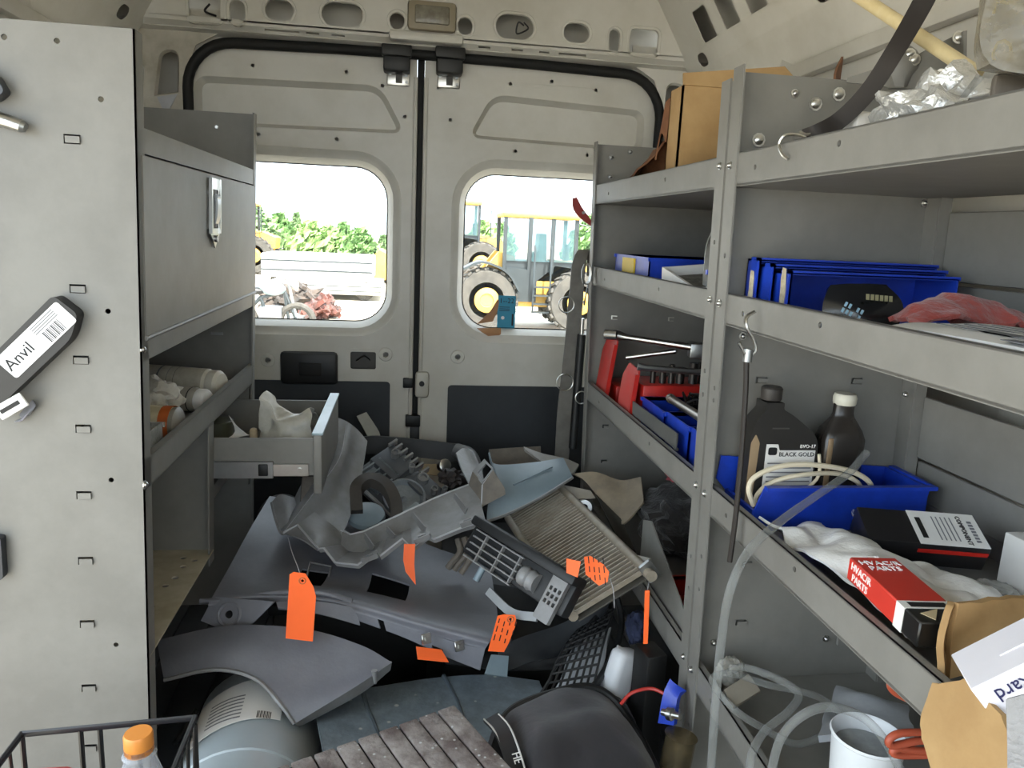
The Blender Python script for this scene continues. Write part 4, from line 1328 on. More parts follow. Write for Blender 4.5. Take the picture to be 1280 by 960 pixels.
# white carton, tilted
ca, cb, cc, cd = at(1188, 818, y=.56), at(1277, 773, y=.56), at(1213, 862, y=.50), at(1252, 895, y=.50)
cb = at(1277, 773, y=.541)
X_ = (cb - ca)
Y_ = (cc - ca)
Mf = frame(ca, X_, Y_)
inv = Mf.inverted()
lx_, ly_ = X_.length * 1.7, (inv @ cc).y
dn = (inv @ cd).z
b = B().box(0, lx_, 0, ly_, min(0, -.03 if dn < 0 else 0), max(0, .03 if dn >= 0 else 0), .001, 1)
sg = -1 if dn < 0 else 1
slot = B().box(lx_ * .3, lx_ * .62, ly_ * .55, ly_ * .55 + .004, min(-sg * .0012, 0), max(-sg * .0012, 0))
cen = Vector((.0395, ly_ + .0006, sg * .0135))
wd_ = text('Packard', .0165, Mf @ frame(cen, (-1, 0, 0), (0, 0, sg)))
T('white_carton', 'white carton with navy lettering tipped into the torn cardboard box', 'box', [('carton', b.xf(Mf), mat('white_carton_board', '#e2dfe6', .5, var=.03)), ('tuck_tab', slot.xf(Mf), MATS['white_carton_board']), ('lettering', wd_, NAVY)])
S('felt_sheet', 'grey felt sheet hanging over the torn cardboard box', 'felt', B().sheet([[at(1260, 876, y=.45), at(1310, 863, y=.43)], [at(1262, 920, y=.445), at(1310, 915, y=.425)], [at(1262, 962, y=.445), at(1310, 965, y=.425)]], .004, 6, 6, jit=.003), mat('grey_felt', '#9b9a9b', .95, bump=.5, bscale=150))

# ---- lowest shelf: hose coil, tub, grey cloth, orange handles, bag
zf = z4 + .001
b = B()
co1 = cr([at(908, 842, y=1.0), at(930, 834, y=1.0), at(975, 850, y=.96), at(998, 868, y=.93), at(985, 890, y=.90), at(955, 915, y=.87), at(938, 950, y=.84), at(940, 1000, y=.82)], 7)
b.tube(co1, .0058, 10)
co2 = cr([at(890, 850, y=.99), at(915, 884, y=.945), at(950, 908, y=.925), at(1000, 930, y=.93), at(1050, 900, y=.95), at(1020, 870, y=.97), at(960, 856, y=.99), at(915, 842, y=1.0)], 7, True)
b.tube(co2, .0055, 10, closed=True)
S('hose_coil', 'coil of clear hose lying on the lowest shelf', 'hose', b, HZ)
co3 = cr([at(960, 985, y=.78), at(975, 925, y=.78), at(1005, 893, y=.77), at(1040, 884, y=.76), at(1080, 898, y=.75), at(1110, 932, y=.73), at(1135, 985, y=.72)], 7)
S('clear_hose', 'clear hose arching over the white tub on the lowest shelf', 'hose', B().tube(co3, .0056, 10), HZ)
tp = at(1085, 922, y=.80)
tc = Vector((tp.x, .80, 0))
hh_ = tp.z - zf
tub = B().lathe([(0, .038), (hh_ * .5, .041), (hh_, .045), (hh_ + .003, .048), (hh_ + .006, .046), (hh_ + .003, .043), (hh_ - .02, .040), (.004, .034)], (tc.x, tc.y, zf), (0, 0, 1), 32)
T('plastic_tub', 'round white plastic tub half full of grey powder', 'tub', [('tub', tub, mat('white_tub_plastic', '#d6d9dc', .4, var=.03)), ('powder', B().lathe([(hh_ - .016, .0405), (hh_ - .012, .03), (hh_ - .014, .001)], (tc.x, tc.y, zf), (0, 0, 1), 24), mat('grey_powder', '#a9aeb0', .8, scale=40))])
rows = []
for i in range(6):
    v = i / 5
    L0, R0 = at(1045 - 22 * v, 857 + 62 * v, y=1.05 - .14 * v), at(1135 + 8 * v, 882 + 40 * v, y=1.0 - .13 * v)
    rows.append([L0, L0.lerp(R0, .5) + Vector((0, 0, .012 * sin(v * 9))), R0])
S('folded_cloth', 'folded pale grey cloth on the lowest shelf behind the white tub', 'cloth', B().sheet(rows, .010, 5, 8, jit=.004, js=20), mat('pale_grey_cloth', '#b3b6ba', .8, bump=.15, bscale=30))
for (lab, pp) in (('upper orange rubber handle poking from under the third shelf lip', [(1190, 880), (1150, 878), (1120, 866), (1113, 855), (1122, 858)]), ('lower pair of orange rubber handles beside the cardboard box', [(1185, 916), (1130, 916), (1112, 924), (1116, 932), (1150, 926), (1190, 928), (1160, 938), (1120, 936), (1124, 944), (1185, 943)])):
    S('plier_handle', lab, 'handle', B().tube(cr([at(px, py, y=.70) for px, py in pp], 6), .0045, 10), ORANGE)
S('plastic_bag', 'small dusty clear bag at the middle post end of the lowest shelf', 'bag', crumple((.562, 1.085, zf + .036), (.024, .022, .03), .2, 61), mat('dusty_bag', '#a5a29a', .4, scale=20, col2='#85827a', bump=.5, alpha=.7))
S('card_scrap', 'dusty cardboard scrap on the lowest shelf inside the hose coil', 'cardboard', B().sheet([[at(905, 862, y=1.03), at(935, 842, y=1.05)], [at(915, 885, y=1.0), at(950, 862, y=1.02)]], .006, 3, 3, jit=.003), mat('dusty_card', '#8d8577', .9))

# ================================================================== left rack contents
zs_ = .786
LCAN = mat('off_white_can', '#c9c3b4', .45, scale=30, col2='#b5ae9d')
def lying_can(p0, p1, r, bodym, capm, lab, name='spray_can', band=None, capl=.03):
    p0, p1 = Vector(p0), Vector(p1)
    ax = (p1 - p0).normalized()
    L = (p1 - p0).length
    parts = [('body', B().lathe([(0, r * .9), (.004, r), (L - capl - .012, r), (L - capl - .004, r * .82)], p0, ax, 20), bodym),
             ('cap', B().lathe([(0, r * .93), (capl * .7, r * .93), (capl, r * .75), (capl, .001)], p1 - ax * (capl + .004), ax, 20), capm)]
    for (a, c, m) in (band or []):
        parts.append(('label_band', B().lathe([(a * L, r + .0004), (c * L, r + .0004)], p0, ax, 20, caps=False), m))
    return T(name, lab, 'can', parts)


lying_can((-.62, 1.83, zs_ + .037), (-.415, 1.77, zs_ + .037), .036, LCAN, mat('cream_cap', '#d2ccbd', .5), 'large off white spray can lying at the back of the can shelf', capl=.026, band=[(.3, .32, GINK), (.42, .425, GINK), (.5, .504, INK)])
lying_can((-.54, 1.69, zs_ + .028), (-.415, 1.645, zs_ + .028), .027, mat('grey_can', '#a39e93', .4), PAPER, 'small grey spray can with a white cap on the can shelf', capl=.022, band=[(.68, .70, INK)])
lying_can((-.62, 1.455, zs_ + .034), (-.412, 1.43, zs_ + .034), .033, mat('cream_label_can', '#cbbf9f', .5, scale=40), mat('dull_can_end', '#8f8a80', .4), 'cream can with navy and orange label bands on the can shelf', 'labelled_can', [(.0, .001, INK), (.84, .93, mat('orange_band', '#c2632f', .5))], .012)
S('plastic_bag', 'crumpled white plastic bag among the cans on the left shelf', 'bag', crumple((-.515, 1.56, zs_ + .05), (.06, .045, .05), .25, 71, -.049), mat('dirty_white_bag', '#cfcabf', .6, scale=16, col2='#a9a497', bump=.4, bscale=40))
S('rag', 'dark teal rag under the small grey spray can', 'rag', crumple((-.436, 1.50, zs_ + .014), (.015, .018, .011), .2, 72), mat('teal_cloth', '#1f3d40', .9, bump=.4))
T('plastic_box', 'clear plastic box holding a brown card on the can shelf', 'box', [('box', obin(-.54, -.42, 1.23, 1.34, zs_ + .001, zs_ + .06, .002), CLEARB), ('card', B().box(-.53, -.43, 1.24, 1.33, zs_ + .004, zs_ + .016), mat('brown_card', '#8a6a4a', .8))])
# drawer contents
dz = .6585
S('plastic_bag', 'translucent white bag standing in the open drawer', 'bag', B().sheet([[Vector((-.315, 1.72, dz + .002)), Vector((-.27, 1.70, dz + .002)), Vector((-.21, 1.70, dz + .002))], [Vector((-.318, 1.72, dz + .10)), Vector((-.27, 1.70, dz + .065)), Vector((-.20, 1.70, dz + .06))], [Vector((-.315, 1.73, dz + .155)), Vector((-.27, 1.72, dz + .10)), Vector((-.205, 1.72, dz + .115))], [Vector((-.30, 1.80, dz + .12)), Vector((-.26, 1.82, dz + .08)), Vector((-.20, 1.80, dz + .09))], [Vector((-.30, 1.84, dz + .02)), Vector((-.26, 1.86, dz + .01)), Vector((-.20, 1.84, dz + .02))]], .002, 8, 9, jit=.012, js=34).warp(lambda p: (min(p.x - .008, -.205), p.y, max(p.z, dz + .003))), mat('milky_bag', '#d5d3cb', .5, alpha=.75, scale=14, col2='#b9b5a8'))
S('parts_can', 'dark olive tin in the back of the open drawer', 'tin', B().lathe([(0, .036), (.08, .036), (.082, .034), (.082, .001)], (-.43, 1.76, dz + .002), (0, 0, 1), 18), mat('olive_tin', '#4a4a38', .5))
S('paper_slip', 'folded white paper slip sticking up in the open drawer', 'paper', B().sheet([[Vector((-.39, 1.70, dz + .11)), Vector((-.375, 1.69, dz + .09))], [Vector((-.375, 1.69, dz + .075)), Vector((-.345, 1.68, dz + .07))], [Vector((-.40, 1.68, dz + .055)), Vector((-.33, 1.68, dz + .075))]], .001, 3, 3), PAPER)
S('wood_block', 'small pale block beside the bag in the open drawer', 'block', B().box(-.338, -.322, 1.655, 1.675, dz + .002, dz + .09, .006), mat('tan_block', '#a8977a', .8))

# ---- things hanging on the near end panel of the left rack
PY = yn - .0015
def panel_box(pA, pB, wd, y0, y1, m, bev=.006):
    """bar on the panel between two pixels"""
    a, c = at(*pA, y=PY), at(*pB, y=PY)
    d = c - a
    Mx = frame(a, d, (0, -1, 0))
    return Mx, d.length
Mx, L = panel_box((-22, 500), (97, 386), 0, 0, 0, None)
# local x along the tool, y out of the panel, z across
kb = B().plate(roundpoly([(0, -.027), (L, -.030), (L + .004, .010), (L - .03, .028), (0, .027)], [.004, .008, .008, .012, .004], 4), [], lambda u, v, w: Vector((u, w, v)), .026)
kl = B().plate(rrect(L * .36, -.0215, L * .985, .0165, .004, 2), [], lambda u, v, w: Vector((u, .0262 + w, v)), .0006)
Mt = Mx @ frame((L * .50, .0270, -.002), (1, 0, 0), (0, 0, -1))
tx = text('Anvil', .024, Mt)
if (Mx.to_3x3() @ Vector((0, 0, 1))).z > 0:
    Mt = Mx @ frame((L * .52, .0270, -.002), (1, 0, 0), (0, 0, 1))
    tx = text('Anvil', .024, Mt)
bars = B()
for k in range(12):
    bars.box(L * .74 + k * .0026, L * .74 + k * .0026 + (.0008 if k % 3 else .0016), .0266, .0272, -.004, .014)
fine = B()
for k in range(4):
    fine.box(L * .70, L * .92, .0266, .0271, -.0185 + .0034 * k, -.0172 + .0034 * k)
T('utility_knife', 'black utility knife with a white printed label stuck to the left rack end panel', 'knife', [('handle', kb.xf(Mx), mat('black_handle', '#1b1a1b', .45)), ('label', kl.xf(Mx), mat('white_label', '#e4e2e4', .4, var=.03), [('label_name', tx, INK), ('label_bars', bars.xf(Mx), INK), ('label_print', fine.xf(Mx), GINK)])])
a = at(20, 503, y=PY - .01)
S('price_tag', 'small white printed tag on the end panel below the black knife', 'tag', B().box(-.022, .022, -.002, .002, -.011, .011, .001, 1, M=tr(*at(14, 508, y=PY - .031)) @ rot(-32, 'Y')), PAPER, parts=[('tag_print', B().box(-.016, .014, -.0026, -.002, -.003, .003, M=tr(*at(14, 508, y=PY - .031)) @ rot(-32, 'Y')), INK)])
S('metal_clip', 'bent bright metal clip beside the small tag on the end panel', 'clip', B().sheet([[at(24, 518, y=PY - .002), at(40, 500, y=PY - .002)], [at(27, 526, y=PY - .012), at(44, 508, y=PY - .012)], [at(18, 528, y=PY - .004), at(38, 518, y=PY - .004)]], .0015, 4, 3), mat('clip_metal', '#c7c9d4', .3, metal=.6))
b = B().plate(roundpoly([(q.x, q.z) for q in (at(-30, 128, y=PY), at(2, 128, y=PY), at(15, 117, y=PY), at(2, 96, y=PY), at(-30, 80, y=PY))], .006, 4), [], lambda u, v, w: Vector((u, PY - w, v)), .02)
S('plastic_holder', 'dark grey rounded holder at the top of the left rack end panel', 'holder', b, mat('slate_plastic', '#3c3f45', .4))
b = B().tube([at(-30, 141, y=PY - .012), at(10, 152, y=PY - .012), at(27, 158, y=PY - .012)], [.010, .0095, .0085], 12)
S('chrome_bar', 'polished chrome bar end under the dark holder on the end panel', 'bar', b, STEEL, parts=[('tip', B().cyl(at(27, 158, y=PY - .012), at(32, 160, y=PY - .012), .0086, .006, 12), ZINC)])
b = B().plate(roundpoly([(q.x, q.z) for q in (at(-30, 720, y=PY), at(8, 720, y=PY), at(10, 715, y=PY), at(7, 668, y=PY), at(-30, 664, y=PY))], .004, 3), [], lambda u, v, w: Vector((u, PY - w, v)), .015)
S('wall_bracket', 'slim black bracket low on the left rack end panel', 'bracket', b, mat('charcoal_plastic', '#33363c', .5))

# ---- wire basket with a bottle
by0_, by1_ = .66, .905
bxa, bxb = -.47, -.262
ztop = at(205, 899, y=by1_).z
b = B()
def wire(pts, r=.0032):
    b.tube(pts, r, 6)
top = [Vector((bxa, by1_, ztop - .012)), Vector((bxb, by1_, ztop)), Vector((bxb + .004, by0_, ztop)), Vector((bxa, by0_, ztop - .012))]
rimb = B().tube(top, .0045, 8, closed=True)
for k in range(10):
    x_ = bxa + (bxb - bxa) * k / 9
    if k in (0, 3, 4, 6, 9):
        wire([Vector((x_, by1_, ztop - .01)), Vector((x_ + .002, by1_ - .01, .004))])
    wire([Vector((x_, by0_, ztop - .01)), Vector((x_ + .002, by0_ + .01, .004))])
for k in range(9):
    y_ = by0_ + (by1_ - by0_) * k / 8
    wire([Vector((bxb, y_, ztop)), Vector((bxb - .014, by1_ - .02 - (by1_ - y_) * .6, .004))], .0024)
    wire([Vector((bxa, y_, ztop - .012)), Vector((bxa + .01, y_, .004))], .0024)
for z_ in (.005, .2, .4, .48):
    b.tube([Vector((bxa + .008, by1_ - .004, z_)), Vector((bxb - .006, by1_ - .004, z_)), Vector((bxb - .004, by0_ + .006, z_)), Vector((bxa + .008, by0_ + .006, z_))], .0026, 6, closed=True)
for k in range(6):
    y_ = by0_ + .02 + (by1_ - by0_ - .04) * k / 5
    wire([Vector((bxa + .01, y_, .006)), Vector((bxb - .01, y_, .006))], .0026)
T('wire_basket', 'tall black wire basket beside the left rack end panel', 'basket', [('wires', b, BLK), ('rim', rimb, mat('black_wire_rim', '#232326', .35))])
cp = at(173, 921, y=.835)
zc = cp.z
bx_, by_ = cp.x, .835
PET = mat('clear_bottle', '#c3c6cc', .08, alpha=.22, var=.05)
b = B().lathe([(zc - .26, .027), (zc - .25, .030), (zc - .12, .030), (zc - .085, .029), (zc - .05, .024), (zc - .026, .0165), (zc - .012, .0165)], (bx_, by_, 0), (0, 0, 1), 28)
S_c = B().lathe([(zc - .020, .0158), (zc - .018, .0165), (zc + .003, .0165), (zc + .006, .015), (zc + .006, .001)], (bx_, by_, 0), (0, 0, 1), 28)
T('drink_bottle', 'clear drink bottle with an orange screw cap in the wire basket', 'bottle', [('body', b, PET), ('cap', S_c, mat('orange_cap', '#d98a3c', .4, var=.05)), ('neck_ring', B().lathe([(zc - .025, .017), (zc - .023, .0195), (zc - .020, .017)], (bx_, by_, 0), (0, 0, 1), 24, caps=False), PET)])
zr = at(75, 953, y=.86).z
S('red_case', 'red plastic case standing in the wire basket', 'case', B().box(-.455, -.385, .70, .86, .012, zr, .012), mat('red_case_plastic', '#c23a34', .4))
S('black_block', 'black box under the drink bottle in the wire basket', 'box', B().box(-.372, -.30, .74, .86, .012, zc - .262, .004), BLK)

# ================================================================== the heap of car parts
PLA = mat('grey_bumper_plastic', '#6c6d74', .42, scale=7, col2='#616269', bump=.06, bscale=200)
PLB = mat('grey_trim_plastic', '#7f7f80', .42, scale=22, col2='#737271', bump=.05, bscale=150)
PLC = mat('blue_grey_plastic', '#75858e', .45, scale=6, col2='#6a7982')
PLD = mat('dusty_brown_grey_plastic', '#756d63', .7, scale=14, col2='#5f5952', bump=.1)
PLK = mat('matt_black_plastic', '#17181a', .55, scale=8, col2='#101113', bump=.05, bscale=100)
PLM = mat('slate_mat', '#3b444c', .6, scale=5, col2='#323a42', bump=.15, bscale=90)
TAN = mat('dusty_aluminium', '#9c9486', .55, metal=.25, scale=18, col2='#887d6e')
OTAG = mat('fluorescent_orange_card', '#ff6a2a', .6, var=.04)
A = lambda px, py, y: at(px, py, y=y)
rowsof = lambda R: [[A(*p) for p in r] for r in R]

# ---- big bumper cover
R = [[(337, 620, 1.95), (400, 630, 1.95), (470, 655, 1.9), (560, 690, 1.8), (612, 702, 1.75)],
     [(312, 662, 1.76), (382, 685, 1.74), (460, 698, 1.70), (550, 728, 1.64), (618, 742, 1.6)],
     [(287, 708, 1.60), (362, 722, 1.60), (450, 735, 1.57), (545, 758, 1.51), (622, 775, 1.46)],
     [(266, 745, 1.49), (342, 741, 1.50), (430, 748, 1.47), (530, 776, 1.41), (614, 798, 1.37)],
     [(260, 757, 1.475), (338, 751, 1.49), (428, 762, 1.455), (526, 790, 1.40), (606, 812, 1.36)]]
def bump_hole(u, v):
    return (.40 < u < .55 and .27 < v < .37) or (.36 < u < .52 and .52 < v < .66)
b = B().sheet(rowsof(R), .004, 10, 10, bump_hole)
ear = B()
e0 = [A(252, 776, 1.47), A(300, 796, 1.44), A(345, 752, 1.465), A(268, 746, 1.49)]
fr_ = frame(e0[0], e0[1] - e0[0], e0[3] - e0[0])
iv = fr_.inverted()
q = [(iv @ p) for p in e0]
cc = iv @ A(286, 768, 1.462)
ear.plate([(p.x, p.y) for p in q], [[(cc.x + .008 * cos(k * pi / 8), cc.y + .008 * sin(k * pi / 8)) for k in range(16)]], lambda u, v, w: fr_ @ Vector((u, v, w)), .004)
ring = B().tube([fr_ @ Vector((cc.x + .022 * cos(k * pi / 10), cc.y + .022 * sin(k * pi / 10), .003)) for k in range(20)], .004, 6, closed=True)
flg = B().sheet(rowsof([[(440, 757, 1.452), (500, 778, 1.42), (560, 800, 1.38), (606, 812, 1.36)], [(445, 775, 1.445), (505, 797, 1.41), (560, 822, 1.372), (600, 838, 1.35)]]), .004, 3, 8, lambda u, v: (.15 < v < .22 and u > .4) or (.55 < v < .62 and u > .5))
lipb = B().tube(cr([A(250, 752, 1.50), A(300, 748, 1.50), A(342, 741, 1.50), A(400, 741, 1.48), A(440, 752, 1.46)], 6), .006, 7)
ledge = B().sheet(rowsof([[(345, 752, 1.465), (400, 752, 1.46), (445, 760, 1.45)], [(348, 760, 1.45), (400, 768, 1.445), (450, 782, 1.44)]]), .004, 3, 6)
clips = []
for px, py in ((532, 797), (573, 806)):
    c_ = A(px, py + 1, 1.37)
    Mc = tr(*c_) @ rot(25, 'Z') @ rot(-20, 'X')
    clips.append(('spring_clip', B().box(-.010, .010, -.006, .0, -.010, .010, .001, 1, M=Mc).box(-.004, .004, -.010, -.005, -.004, .004, M=Mc), STEEL))
sqr = B()
hp_ = [A(380, 735, 1.60), A(408, 738, 1.58), A(414, 708, 1.65), A(388, 703, 1.66)]
sqr.tube(hp_, .003, 6, closed=True)
inner = B().sheet(rowsof([[(362, 690, 1.74), (480, 695, 1.70), (530, 705, 1.68)], [(350, 745, 1.60), (440, 745, 1.55), (530, 760, 1.52)]]), .004, 2, 3)
for v in inner.bm.verts:
    v.co += Vector((0, .03, -.05))
T('bumper_cover', 'large dark grey plastic bumper cover with a square cut-out on the heap', 'car part', [('shell', b, PLA), ('mounting_ear', ear, PLA, [('ear_ring', ring, PLA)]), ('lower_flange', flg, PLA), ('ledge', ledge, PLA), ('edge_bead', lipb, PLA), ('cutout_rim', sqr, PLB), ('inner_liner', inner, PLK)] + clips)

# ---- wheel arch cover under it
R = [[(196, 800, 1.42), (285, 782, 1.42), (380, 786, 1.40), (450, 806, 1.37), (490, 828, 1.34)],
     [(200, 824, 1.37), (285, 806, 1.37), (355, 822, 1.35), (410, 850, 1.32), (445, 858, 1.30)],
     [(205, 850, 1.34), (268, 837, 1.34), (318, 848, 1.32), (350, 880, 1.28), (368, 905, 1.26)]]
b = B().sheet(rowsof(R), .004, 10, 10)
bead = B().tube(cr([A(*p) for p in R[2]], 6), .004, 6)
edge = B().sheet(rowsof([[(368, 905, 1.26), (445, 858, 1.30), (490, 828, 1.34)], [(374, 909, 1.27), (450, 868, 1.31), (488, 838, 1.345)]]), .004, 2, 6)
cl = [('clip_peg', B().cyl(A(px, py, 1.31), A(px + 1, py + 16, 1.31), .006, .003, 8), PLB) for px, py in ((410, 868), (468, 838))]
T('wheel_arch_cover', 'smooth dark grey wheel arch cover lying over the bucket', 'car part', [('shell', b, PLA), ('edge_bead', bead, PLB), ('edge_flange', edge, PLB)] + cl)

# ---- bucket on its side
BK = mat('grey_blue_bucket', '#a9b3b8', .4, scale=5, col2='#9fa9ae')
b0, b1_ = Vector((-.262, 1.09, .195)), Vector((-.285, 1.45, .170))
ax = (b1_ - b0).normalized()
L = (b1_ - b0).length
body = B().lathe([(0, .112), (.002, .128), (.06, .131), (.062, .134), (.072, .134), (.074, .130), (L - .01, .124), (L, .120)], b0, ax, 40)
ux = (Vector((1, 0, 0)) - ax * ax.x).normalized()
uz = ax.cross(ux) * -1
uz = Vector((0, 0, 1)) - ax * ax.z
uz.normalize()
cyp = lambda h, a, r: b0 + ax * h + (ux * sin(a) + uz * cos(a)) * r
lab = B().grid([[cyp(.13 + .14 * i / 8 + .03 * (j / 10), -.85 + 1.3 * j / 10, .1315) for j in range(11)] for i in range(9)], .0008)
lab2 = B().grid([[cyp(.26 + .08 * i / 6, -.05 + .65 * j / 8, .1312) for j in range(9)] for i in range(7)], .0008)
lp = B()
for k in range(7):
    lp.grid([[cyp(.16 + .012 * k + .004 * i, -.6 + .5 * j / 6, .1322) for j in range(7)] for i in range(2)], .0003)
barc = B()
for k in range(9):
    barc.grid([[cyp(.155 + .022 * i, .12 + .022 * k + (.009 if k % 2 else .014) * j, .1322) for j in range(2)] for i in range(2)], .0003)
lp2 = B()
for k in range(5):
    lp2.grid([[cyp(.275 + .011 * k + .003 * i, .05 + .45 * j / 5, .1319) for j in range(6)] for i in range(2)], .0003)
hand = B().tube(cr([cyp(.33, -1.5, .136), cyp(.26, -1.35, .15), cyp(.22, -1.1, .145), cyp(.27, -.9, .14)], 6), .006, 8)
T('bucket', 'grey blue plastic bucket lying on its side with white paper labels', 'bucket', [('body', body, BK), ('paper_label', lab, PAPER, [('label_print', lp, GINK), ('label_bars', barc, INK)]), ('paper_label', lab2, PAPER, [('label_print', lp2, GINK)]), ('handle', hand, BLK)])

# ---- trim frame on top of the heap: two channel arms
def ppoly(pp, th=.004, holes=()):
    """flat plate through pixel corners (px, py, depth)"""
    P3 = [A(*p) for p in pp]
    fr = frame(P3[0], P3[1] - P3[0], P3[-1] - P3[0])
    iv = fr.inverted()
    fl_ = lambda L: [((iv @ A(*p)).x, (iv @ A(*p)).y) for p in L]
    return B().plate(fl_(pp), [fl_(h) for h in holes], lambda u, v, w: fr @ Vector((u, v, w)), th)


R = [[(410, 520, 2.14), (396, 577, 2.02), (375, 612, 1.90), (357, 655, 1.78)],
     [(420, 522, 2.11), (408, 570, 1.99), (380, 615, 1.87), (352, 662, 1.74)],
     [(433, 528, 2.08), (424, 573, 1.96), (393, 615, 1.84), (356, 664, 1.71)],
     [(446, 538, 2.10), (436, 588, 1.98), (414, 636, 1.85), (392, 662, 1.75)],
     [(458, 552, 2.10), (448, 608, 1.96), (434, 652, 1.83), (425, 668, 1.77)]]
arm = B().sheet(rowsof(R), .004, 4, 8)
LIP = [(398, 686, 1.635), (405, 685, 1.635), (419, 703, 1.61), (447, 706, 1.60), (471, 688, 1.62), (475, 695, 1.61), (503, 673, 1.63), (515, 685, 1.62), (534, 670, 1.63), (542, 674, 1.63), (576, 660, 1.65), (607, 651, 1.66)]
VAL = [(424, 680, 1.74), (428, 682, 1.74), (436, 690, 1.73), (455, 690, 1.72), (476, 676, 1.73), (482, 674, 1.73), (504, 664, 1.74), (514, 660, 1.74), (532, 652, 1.74), (542, 648, 1.75), (572, 634, 1.76), (600, 624, 1.78)]
RDG = [(424, 664, 1.78), (430, 664, 1.78), (438, 668, 1.76), (455, 664, 1.76), (474, 655, 1.77), (480, 652, 1.77), (500, 643, 1.78), (510, 638, 1.78), (528, 630, 1.79), (536, 626, 1.80), (562, 615, 1.82), (586, 606, 1.84)]
arm2 = B().grid(rowsof([RDG, VAL, LIP]), .004)
low = [[A(*p) for p in LIP], [A(p[0] + 2, p[1] + 5, p[2]) for p in LIP]]
arm2.add(B().grid(low, .003))
top_ = B().sheet(rowsof([[(354, 666, 1.71), (372, 655, 1.72), (393, 640, 1.77)], [(378, 674, 1.67), (398, 668, 1.70), (424, 664, 1.77)], [(398, 687, 1.635), (412, 686, 1.68), (426, 682, 1.74)]]), .004, 5, 5)
tab = B().sheet(rowsof([[(339, 628, 1.76), (350, 618, 1.79), (368, 622, 1.82)], [(344, 646, 1.74), (358, 640, 1.76), (376, 648, 1.78)], [(353, 668, 1.71), (362, 660, 1.72), (380, 660, 1.75)]]), .004, 5, 5)
tab.tube(cr([A(339, 628, 1.76), A(344, 648, 1.735), A(353, 668, 1.708), A(372, 655, 1.72)], 5), .003, 6)
ribs = []
for (x0, y0, x1, y1, d) in ((456, 672, 466, 690, 1.69), (484, 664, 492, 676, 1.71), (516, 646, 530, 666, 1.70), (568, 622, 582, 642, 1.73)):
    ribs.append(('rib', B().sheet([[A(x0, y0, d + .02), A(x1, y1, d - .02)], [A(x0 + 1, y0 - 6, d + .02), A(x1 + 3, y1 - 7, d - .03)]], .003, 2, 3), PLB))
tabs_ = []
for (px, py, d) in ((462, 696, 1.605), (528, 672, 1.625), (585, 652, 1.65)):
    c_ = A(px, py, d)
    Mc = tr(*c_) @ rot(-22, 'Y')
    tabs_.append(('clip_tab', B().plate(rrect(-.02, -.008, .02, .008, .003, 2), [rrect(-.010, -.004, .010, .003, .001, 1)], lambda u, v, w: Vector((u, v, w - .007)), .012).xf(Mc), PLB))
wallp = B().sheet(rowsof([[(386, 560, 1.93), (402, 545, 1.98), (412, 530, 2.03)], [(378, 600, 1.86), (400, 585, 1.92), (418, 560, 2.0)], [(376, 630, 1.80), (392, 612, 1.86), (410, 585, 1.95)]]), .004, 4, 4)
EDG = mat('painted_edge_highlight', '#b4b5b8', .45)  # pale colour for beads that paint highlights along the edges
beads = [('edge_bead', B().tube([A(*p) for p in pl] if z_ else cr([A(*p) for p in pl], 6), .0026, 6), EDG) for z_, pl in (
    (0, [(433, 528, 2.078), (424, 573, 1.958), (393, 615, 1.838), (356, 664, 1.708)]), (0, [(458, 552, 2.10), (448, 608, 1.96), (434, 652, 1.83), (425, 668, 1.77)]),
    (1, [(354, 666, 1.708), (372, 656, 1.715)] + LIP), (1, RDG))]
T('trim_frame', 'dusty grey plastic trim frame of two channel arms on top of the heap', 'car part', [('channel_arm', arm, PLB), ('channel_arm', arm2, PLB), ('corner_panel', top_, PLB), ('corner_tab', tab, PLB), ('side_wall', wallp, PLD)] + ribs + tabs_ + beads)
# bent corner bracket at the end of the frame
fc = ppoly([(602, 634, 1.76), (632, 618, 1.76), (631, 610, 1.77), (617, 588, 1.80), (603, 607, 1.78)], .005)
sd = ppoly([(585, 612, 1.84), (602, 634, 1.765), (603, 607, 1.785), (592, 590, 1.86)], .004)
tp_ = ppoly([(603, 606, 1.79), (618, 587, 1.81), (612, 580, 1.90), (592, 590, 1.89)], .004, [[(604, 602, 1.80), (616, 588, 1.815), (611, 583, 1.87), (598, 592, 1.86)]])
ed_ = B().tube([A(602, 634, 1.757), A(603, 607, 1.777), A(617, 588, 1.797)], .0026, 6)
sl_ = B().sheet(rowsof([[(570, 566, 2.04), (580, 560, 2.08), (592, 566, 2.04)], [(578, 588, 1.96), (590, 582, 2.0), (602, 588, 1.95)], [(590, 612, 1.86), (598, 606, 1.88), (606, 610, 1.84)]]), .004, 5, 5)
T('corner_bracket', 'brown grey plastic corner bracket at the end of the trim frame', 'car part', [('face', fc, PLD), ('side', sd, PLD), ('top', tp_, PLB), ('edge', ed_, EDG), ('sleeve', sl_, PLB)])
# blue grey deflector plate
R = [[(612, 565, 1.95), (620, 580, 1.92), (665, 578, 1.92), (704, 572, 1.93)],
     [(616, 590, 1.88), (630, 606, 1.84), (672, 596, 1.85), (710, 584, 1.88)],
     [(610, 630, 1.78), (632, 632, 1.77), (672, 615, 1.80), (714, 592, 1.85)],
     [(608, 652, 1.72), (636, 642, 1.74), (676, 622, 1.78), (716, 597, 1.84)]]
T('deflector_plate', 'blue grey plastic deflector plate resting above the radiator', 'car part', [('plate', B().sheet(rowsof(R), .005, 8, 8), PLC), ('edge', B().tube(cr([A(*p) for p in R[3]], 5), .004, 6), PLB), ('fold_line', B().tube([A(642, 606, 1.825), A(690, 584, 1.88)], .0022, 5), PLC)])
